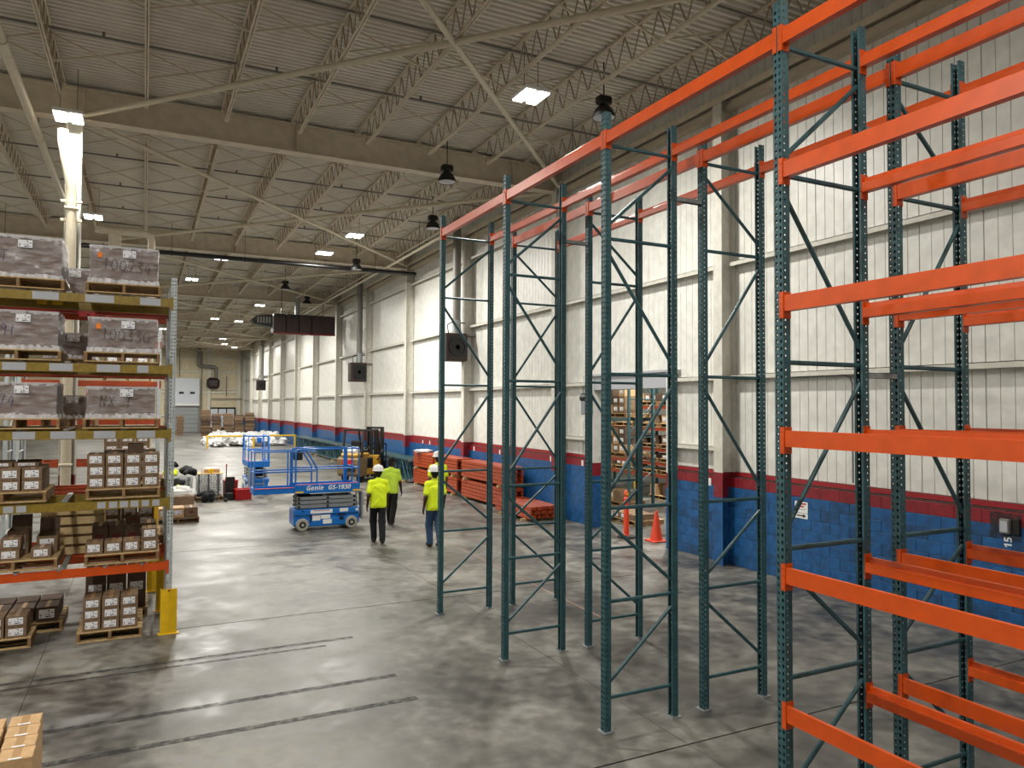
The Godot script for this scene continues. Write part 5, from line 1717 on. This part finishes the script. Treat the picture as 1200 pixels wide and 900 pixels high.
func stock(where: String, at: Vector3, h: float, seed_: int) -> void:
	# a loaded pallet facing -x
	var r := RandomNumberGenerator.new()
	r.seed = seed_
	var p := pallet("pallet " + where, at, 1.1, 0.98, "next hall pallets")
	p.rotation.y = -PI / 2
	var hh := h - 0.14
	if hh < 0.1:
		return
	var rows := maxi(1, int(hh / 0.24))
	for c in 3:
		for k in rows:
			if r.randf() < 0.15 and k == rows - 1:
				continue
			var t := carton("carton %s, %s across, %s row" % [where, ORD[c], ORD[k]], at + Vector3(0.03, 0.141 + k * (hh / rows), -0.34 + c * 0.34), Vector3(0.32, hh / rows - 0.003, 0.7), "next hall cartons", ["card", "card pale", "card dark"][r.randi() % 3], "label" if r.randf() < 0.7 else "plain", -PI / 2)


func skin(g: G, caps: Array, cell: float, k: float) -> void:
	# one closed surface round tapered capsules [a, b, ra, rb], joined with a smooth minimum: surface nets on a grid
	var lo := Vector3(1e9, 1e9, 1e9)
	var hi := -lo
	for c in caps:
		var r: float = maxf(c[2], c[3]) + cell * 2.0
		for p in [c[0], c[1]]:
			lo = lo.min(p - Vector3(r, r, r))
			hi = hi.max(p + Vector3(r, r, r))
	var nx := int((hi.x - lo.x) / cell) + 2
	var ny := int((hi.y - lo.y) / cell) + 2
	var nz := int((hi.z - lo.z) / cell) + 2
	var F := PackedFloat32Array()
	F.resize(nx * ny * nz)
	F.fill(9.0)
	for c in caps:
		var a: Vector3 = c[0] - lo
		var b: Vector3 = c[1] - lo
		var ra: float = c[2]
		var rb: float = c[3]
		var m := maxf(ra, rb) + k + cell * 2.0
		var l := (a.min(b) - Vector3(m, m, m)) / cell
		var h := (a.max(b) + Vector3(m, m, m)) / cell
		var ab := b - a
		var q := 1.0 / maxf(ab.length_squared(), 1e-9)
		for z in range(maxi(0, int(l.z)), mini(nz, int(h.z) + 2)):
			for y in range(maxi(0, int(l.y)), mini(ny, int(h.y) + 2)):
				for x in range(maxi(0, int(l.x)), mini(nx, int(h.x) + 2)):
					var p := Vector3(x, y, z) * cell
					var t := clampf((p - a).dot(ab) * q, 0.0, 1.0)
					var d := p.distance_to(a + ab * t) - lerpf(ra, rb, t)
					var i := (z * ny + y) * nx + x
					var f := F[i]
					var e := maxf(k - absf(f - d), 0.0)
					F[i] = minf(f, d) - e * e * 0.25 / k
	var at := {}
	var vs := PackedVector3Array()
	var sx := 1
	var sy := nx
	var sz := nx * ny
	var corner := [0, sx, sy, sx + sy, sz, sx + sz, sy + sz, sx + sy + sz]
	var off := [Vector3(0, 0, 0), Vector3(1, 0, 0), Vector3(0, 1, 0), Vector3(1, 1, 0), Vector3(0, 0, 1), Vector3(1, 0, 1), Vector3(0, 1, 1), Vector3(1, 1, 1)]
	var edges := [[0, 1], [2, 3], [4, 5], [6, 7], [0, 2], [1, 3], [4, 6], [5, 7], [0, 4], [1, 5], [2, 6], [3, 7]]
	for z in nz - 1:
		for y in ny - 1:
			var row := (z * ny + y) * nx
			for x in nx - 1:
				var i := row + x
				if F[i] > cell * 2.5:
					continue
				var mask := 0
				for c in 8:
					if F[i + corner[c]] < 0.0:
						mask |= 1 << c
				if mask == 0 or mask == 255:
					continue
				var s := Vector3.ZERO
				var n := 0
				for e in edges:
					var f0: float = F[i + corner[e[0]]]
					var f1: float = F[i + corner[e[1]]]
					if (f0 < 0.0) != (f1 < 0.0):
						s += off[e[0]].lerp(off[e[1]], f0 / (f0 - f1))
						n += 1
				at[i] = vs.size()
				vs.append(lo + (Vector3(x, y, z) + s / n) * cell)
	var nn := PackedVector3Array()
	nn.resize(vs.size())
	var tris := PackedInt32Array()
	for i in at:
		for d in 3:
			var step: int = [sx, sy, sz][d]
			var u: int = [sy, sz, sx][d]
			var w: int = [sz, sx, sy][d]
			var inside := F[i] < 0.0
			if inside == (F[i + step] < 0.0):
				continue
			if not (at.has(i - u) and at.has(i - w) and at.has(i - u - w)):
				continue
			var q := [at[i], at[i - u], at[i - u - w], at[i - w]]
			if not inside:
				q.reverse()
			for t in [[0, 1, 2], [0, 2, 3]]:
				var a: int = q[t[0]]
				var b: int = q[t[1]]
				var c: int = q[t[2]]
				var m := (vs[b] - vs[a]).cross(vs[c] - vs[a])
				nn[a] += m
				nn[b] += m
				nn[c] += m
				tris.append_array([a, c, b])
	var o := g.v.size()
	for i in vs.size():
		g.v.append(vs[i])
		g.n.append(nn[i].normalized())
		g.uv.append(Vector2.ZERO)
	for i in tris:
		g.ix.append(i + o)


func person(label: String, at: Vector3, turn: float, size: float, shirt: String, trousers: String, flesh: String, hat: String, stride: float, look: float) -> void:
	# stands facing -z, its own measures for a height of 1.78 m
	var t := thing("person", label, "person", at, turn, "workers in lime shirts")
	var st := stride
	var hipL := Vector3(-0.095, 0.93, 0)
	var hipR := Vector3(0.095, 0.93, 0)
	var kneeL := Vector3(-0.085, 0.49, -0.03 - st * 0.5)
	var kneeR := Vector3(0.088, 0.49, -0.03 + st * 0.35)
	var ankL := Vector3(-0.065, 0.085, 0.02 - st * 0.8)
	var ankR := Vector3(0.07, 0.085 + st * 0.1, 0.03 + st * 0.9)
	var toe := Vector3(0, -0.045, -0.16)
	var shL := Vector3(-0.175, 1.405, 0.01)
	var shR := Vector3(0.175, 1.405, 0.01)
	var elL := Vector3(-0.235, 1.12, 0.03 + st * 0.25)
	var elR := Vector3(0.235, 1.12, 0.03 - st * 0.25)
	var wrL := Vector3(-0.25, 0.87, -0.03 + st * 0.15)
	var wrR := Vector3(0.25, 0.87, -0.05 - st * 0.4)
	var body := [
		[hipL, kneeL, 0.078, 0.058], [kneeL, ankL, 0.056, 0.04], [hipR, kneeR, 0.078, 0.058], [kneeR, ankR, 0.056, 0.04],
		[ankL, ankL + toe, 0.042, 0.035], [ankR, ankR + toe, 0.042, 0.035],
		[Vector3(-0.07, 0.97, 0.01), Vector3(0.07, 0.97, 0.01), 0.085, 0.085], [Vector3(0, 0.98, 0), Vector3(0, 1.25, -0.005), 0.09, 0.095],
		[Vector3(-0.075, 1.29, 0.0), Vector3(0.075, 1.29, 0.0), 0.095, 0.095], [shL, shR, 0.052, 0.052], [Vector3(0, 1.4, 0.01), Vector3(0, 1.56, -0.01), 0.06, 0.052],
		[shL, elL, 0.052, 0.04], [elL, wrL, 0.04, 0.028], [shR, elR, 0.052, 0.04], [elR, wrR, 0.04, 0.028]]
	var g := G.new()
	skin(g, body, 0.018, 0.035)
	var hb := Basis(Vector3.UP, look).scaled(Vector3.ONE * 1.07)
	var hc := Vector3(0, 1.64, -0.01)
	var head := []
	for c in [[Vector3(0, 0.03, 0.01), Vector3(0, 0.045, -0.015), 0.078, 0.075], [Vector3(0, -0.03, -0.02), Vector3(0, -0.075, -0.045), 0.062, 0.04], [Vector3(0, 0.01, -0.09), Vector3(0, -0.02, -0.105), 0.01, 0.016],
		[Vector3(-0.078, 0.0, 0.005), Vector3(-0.08, -0.03, 0.0), 0.014, 0.011], [Vector3(0.078, 0.0, 0.005), Vector3(0.08, -0.03, 0.0), 0.014, 0.011],
		[Vector3(-0.03, -0.062, -0.082), Vector3(0.03, -0.062, -0.082), 0.008, 0.008], [Vector3(-0.05, 0.025, -0.07), Vector3(0.05, 0.025, -0.07), 0.016, 0.016], [Vector3(0, -0.08, 0.01), Vector3(0, -0.13, 0.005), 0.05, 0.05]]:
		head.append([hc + hb * c[0], hc + hb * c[1], c[2], c[3]])
	skin(g, head, 0.009, 0.02)
	for s in [-1, 1]:
		# hand: palm and five curled fingers
		var w := wrL if s < 0 else wrR
		var e := elL if s < 0 else elR
		var down := (w - e).normalized()
		var hand := [[w, w + down * 0.03, 0.026, 0.027], [w + down * 0.03 + Vector3(0, 0, -0.02), w + down * 0.08 + Vector3(0, 0, -0.022), 0.018, 0.014], [w + down * 0.03 + Vector3(0, 0, 0.015), w + down * 0.08 + Vector3(0, 0, 0.015), 0.018, 0.013]]
		for f in 4:
			var r := w + down * 0.085 + Vector3(0, 0, -0.027 + f * 0.018)
			var l: float = [0.032, 0.038, 0.036, 0.028][f]
			var m := r + down * l + Vector3(-s * 0.008, 0, 0)
			var q := m + down * l * 0.7 + Vector3(-s * 0.02, 0, 0)
			hand.append([r, m, 0.009, 0.008])
			hand.append([m, q, 0.008, 0.0068])
		var tr := w + down * 0.03 + Vector3(0, 0, -0.03)
		hand.append([tr, tr + down * 0.03 + Vector3(-s * 0.006, 0, -0.018), 0.012, 0.0095])
		hand.append([tr + down * 0.03 + Vector3(-s * 0.006, 0, -0.018), tr + down * 0.055 + Vector3(-s * 0.014, 0, -0.014), 0.0095, 0.008])
		skin(g, hand, 0.0055, 0.009)
	piece(t, "body", g, M[flesh])
	var eg := G.new()
	for s in [-1, 1]:
		eg.lathe([Vector2(0, -0.009), Vector2(0.007, -0.006), Vector2(0.009, 0), Vector2(0.007, 0.006), Vector2(0, 0.009)], 8, hc + hb * Vector3(s * 0.032, 0.008, -0.083))
	piece(t, "eyes", eg, M["white plastic"])
	# T-shirt, hanging loose over the belt
	g = G.new()
	var sl := 0.7
	skin(g, [[Vector3(-0.075, 0.88, 0.01), Vector3(-0.085, 1.28, 0.0), 0.122, 0.115], [Vector3(0.075, 0.88, 0.01), Vector3(0.085, 1.28, 0.0), 0.122, 0.115], [Vector3(0, 0.9, 0.012), Vector3(0, 1.3, 0.005), 0.122, 0.12], [shL, shR, 0.066, 0.066], [Vector3(0, 1.465, 0.005), shL * Vector3(0.8, 1, 1), 0.055, 0.066], [Vector3(0, 1.465, 0.005), shR * Vector3(0.8, 1, 1), 0.055, 0.066],
		[Vector3(0, 1.42, 0.01), Vector3(0, 1.485, 0.0), 0.07, 0.064], [shL, shL.lerp(elL, sl), 0.064, 0.068], [shR, shR.lerp(elR, sl), 0.064, 0.068],
		[Vector3(-0.10, 0.90, 0.125), Vector3(0.04, 1.06, 0.118), 0.016, 0.008], [Vector3(0.1, 1.0, 0.118), Vector3(-0.02, 1.15, 0.118), 0.012, 0.008], [Vector3(-0.1, 1.34, 0.11), Vector3(0.06, 1.22, 0.122), 0.01, 0.008]], 0.015, 0.025)
	for i in g.v.size():
		# straight hem, cut level
		if g.v[i].y < 0.825:
			g.v[i].y = 0.825
	piece(t, "shirt", g, M[shirt])
	g = G.new()
	skin(g, [[Vector3(-0.07, 0.95, 0.01), Vector3(0.07, 0.95, 0.01), 0.098, 0.098], [hipL, kneeL, 0.097, 0.084], [kneeL, ankL + Vector3(0, 0.01, 0.01), 0.084, 0.07], [hipR, kneeR, 0.097, 0.084], [kneeR, ankR + Vector3(0, 0.01, 0.01), 0.084, 0.07]], 0.017, 0.03)
	piece(t, "trousers", g, M[trousers])
	for k in [ankL, ankR]:
		g = G.new()
		skin(g, [[k + Vector3(0, 0.03, 0.005), k + Vector3(0, -0.02, 0.02), 0.056, 0.055], [k + Vector3(0, -0.035, 0.025), k + toe + Vector3(0, 0.005, 0), 0.048, 0.044]], 0.013, 0.03)
		for i in g.v.size():
			g.v[i].y = maxf(g.v[i].y, k.y - 0.085)
		piece(t, "boot", g, M.boot)
	g = G.new()
	skin(g, [[hc + hb * Vector3(0, 0.04, 0.025), hc + hb * Vector3(0, -0.03, 0.03), 0.08, 0.066]], 0.011, 0.02)
	piece(t, "hair", g, M["hair"])
	g = G.new()
	if hat == "helmet":
		g.lathe([Vector2(0.118, 0.0), Vector2(0.115, 0.045), Vector2(0.098, 0.09), Vector2(0.062, 0.122), Vector2(0.0, 0.134)], 24, hc + Vector3(0, 0.045, 0.0), hb * Basis(Vector3(1, 0, 0), Vector3(0, 1, 0), Vector3(0, 0, 1.16)))
		g.lathe([Vector2(0.116, 0.0), Vector2(0.136, -0.006), Vector2(0.137, 0.0), Vector2(0.114, 0.012)], 24, hc + hb * Vector3(0, 0.045, -0.012), hb * Basis(Vector3(1, 0, 0), Vector3(0, 1, 0), Vector3(0, 0, 1.2)))
		var r := G.new()
		r.tube([hc + hb * Vector3(0, 0.06, 0.135), hc + hb * Vector3(0, 0.14, 0.1), hc + hb * Vector3(0, 0.178, 0.02), hc + hb * Vector3(0, 0.17, -0.06), hc + hb * Vector3(0, 0.09, -0.132)], 0.012, 8)
		var o := piece(t, "hard_hat", g, M["white plastic"])
		piece(o, "ridge", r, M["white plastic"])
	else:
		skin(g, [[hc + hb * Vector3(0, 0.06, 0.012), hc + hb * Vector3(0, 0.068, -0.012), 0.086, 0.084], [hc + hb * Vector3(-0.03, 0.05, -0.1), hc + hb * Vector3(0.03, 0.05, -0.1), 0.022, 0.022], [hc + hb * Vector3(0, 0.052, -0.13), hc + hb * Vector3(0, 0.047, -0.15), 0.035, 0.018]], 0.011, 0.03)
		piece(t, "cap", g, M["black cloth"])
	t.scale = Vector3.ONE * size


func workers() -> void:
	person("worker in lime T-shirt, dark navy trousers and white hard hat, walking nearest the blue lift", Vector3(4.88, 0, -16.75), -0.1, 0.985, "hi-vis", "navy", "skin", "helmet", 0.2, -0.15)
	person("worker in pale lime T-shirt, black jeans and black cap, looking aside", Vector3(5.95, 0, -19.2), -0.5, 1.0, "hi-vis pale", "black cloth", "skin", "cap", 0.2, -0.75)
	person("worker in lime T-shirt and blue jeans with white hard hat, behind the farthest upright", Vector3(5.86, 0, -15.65), 0.0, 1.01, "hi-vis", "jeans", "skin", "helmet", 0.16, 0.0)
	person("worker with white hard hat half hidden behind the man in blue jeans", Vector3(7.28, 0, -19.2), -0.1, 1.05, "hi-vis", "jeans", "skin pale", "helmet", 0.06, -0.1)


var LED := 60.0


func _ready() -> void:
	rng.seed = 7
	# the camera stands on a platform 3.16 m up, turned 26 degrees towards the long wall
	var cam := Camera3D.new()
	cam.name = "camera"
	cam.fov = 54.99
	var yaw := 0.461637
	var pitch := 0.030305
	var roll := 0.004464
	var f := Vector3(sin(yaw) * cos(pitch), sin(pitch), -cos(yaw) * cos(pitch))
	var r := Vector3(cos(yaw), 0, sin(yaw))
	var u := r.cross(f)
	cam.transform = Transform3D(Basis(r * cos(roll) + u * sin(roll), u * cos(roll) - r * sin(roll), -f), Vector3(0, EYE, 0))
	cam.near = 0.05
	cam.far = 300.0
	add_child(cam)
	cam.current = true
	var env := Environment.new()
	env.background_mode = Environment.BG_COLOR
	env.background_color = Color(0.02, 0.02, 0.022)
	env.tonemap_mode = Environment.TONE_MAPPER_LINEAR
	env.tonemap_exposure = 1.0
	env.sdfgi_enabled = true
	env.ssao_enabled = true
	env.ssil_enabled = true
	var we := WorldEnvironment.new()
	we.name = "environment"
	we.environment = env
	add_child(we)
	concrete()
	paints()
	mat("wood pale", Color(0.85, 0.75, 0.56), 0.8, 0.0, 0.15, 2.0)
	var res := StandardMaterial3D.new()
	res.resource_name = "tape residue"
	res.albedo_color = Color(0.2, 0.2, 0.205, 0.6)
	res.transparency = BaseMaterial3D.TRANSPARENCY_ALPHA
	res.roughness = 0.6
	res.albedo_texture = noise_tex(0.03, Color(1, 1, 1, 0.0), Color(1, 1, 1, 1), 44, 4, 256)
	res.uv1_triplanar = true
	res.uv1_world_triplanar = true
	M.residue = res
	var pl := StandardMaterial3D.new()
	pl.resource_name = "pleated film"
	pl.albedo_color = Color(0.95, 0.95, 0.97, 0.5)  # white tint puts glossy highlights into the pleats
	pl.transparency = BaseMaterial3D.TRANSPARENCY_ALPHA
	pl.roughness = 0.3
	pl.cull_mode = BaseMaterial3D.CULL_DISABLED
	M.pleat_glint = pl
	var bag := StandardMaterial3D.new()
	bag.resource_name = "clear bag"
	bag.albedo_color = Color(0.95, 0.95, 0.95, 0.45)
	bag.transparency = BaseMaterial3D.TRANSPARENCY_ALPHA
	bag.roughness = 0.35
	M.film2 = bag
	floor_()
	ceiling()
	wall_right()
	other_walls()
	posts_and_pipes()
	lamps()
	bare_racks()
	stocked_rack()
	lift_base("blue scissor lift with slid out platform and white lettering, standing in the open aisle", Vector3(4.22, 0, -19.38), 0, 0.95, true)
	lift_base("blue scissor lift seen end on, farther along beside the red crates", Vector3(3.70, 0, -28.6), -PI / 2, 0.0, false)
	forklift(Vector3(8.3, 0, -30.9), 0.75)
	stored_steel()
	workers()
	wall_fittings()
	far_end()
	aisle_clutter()
	next_hall()
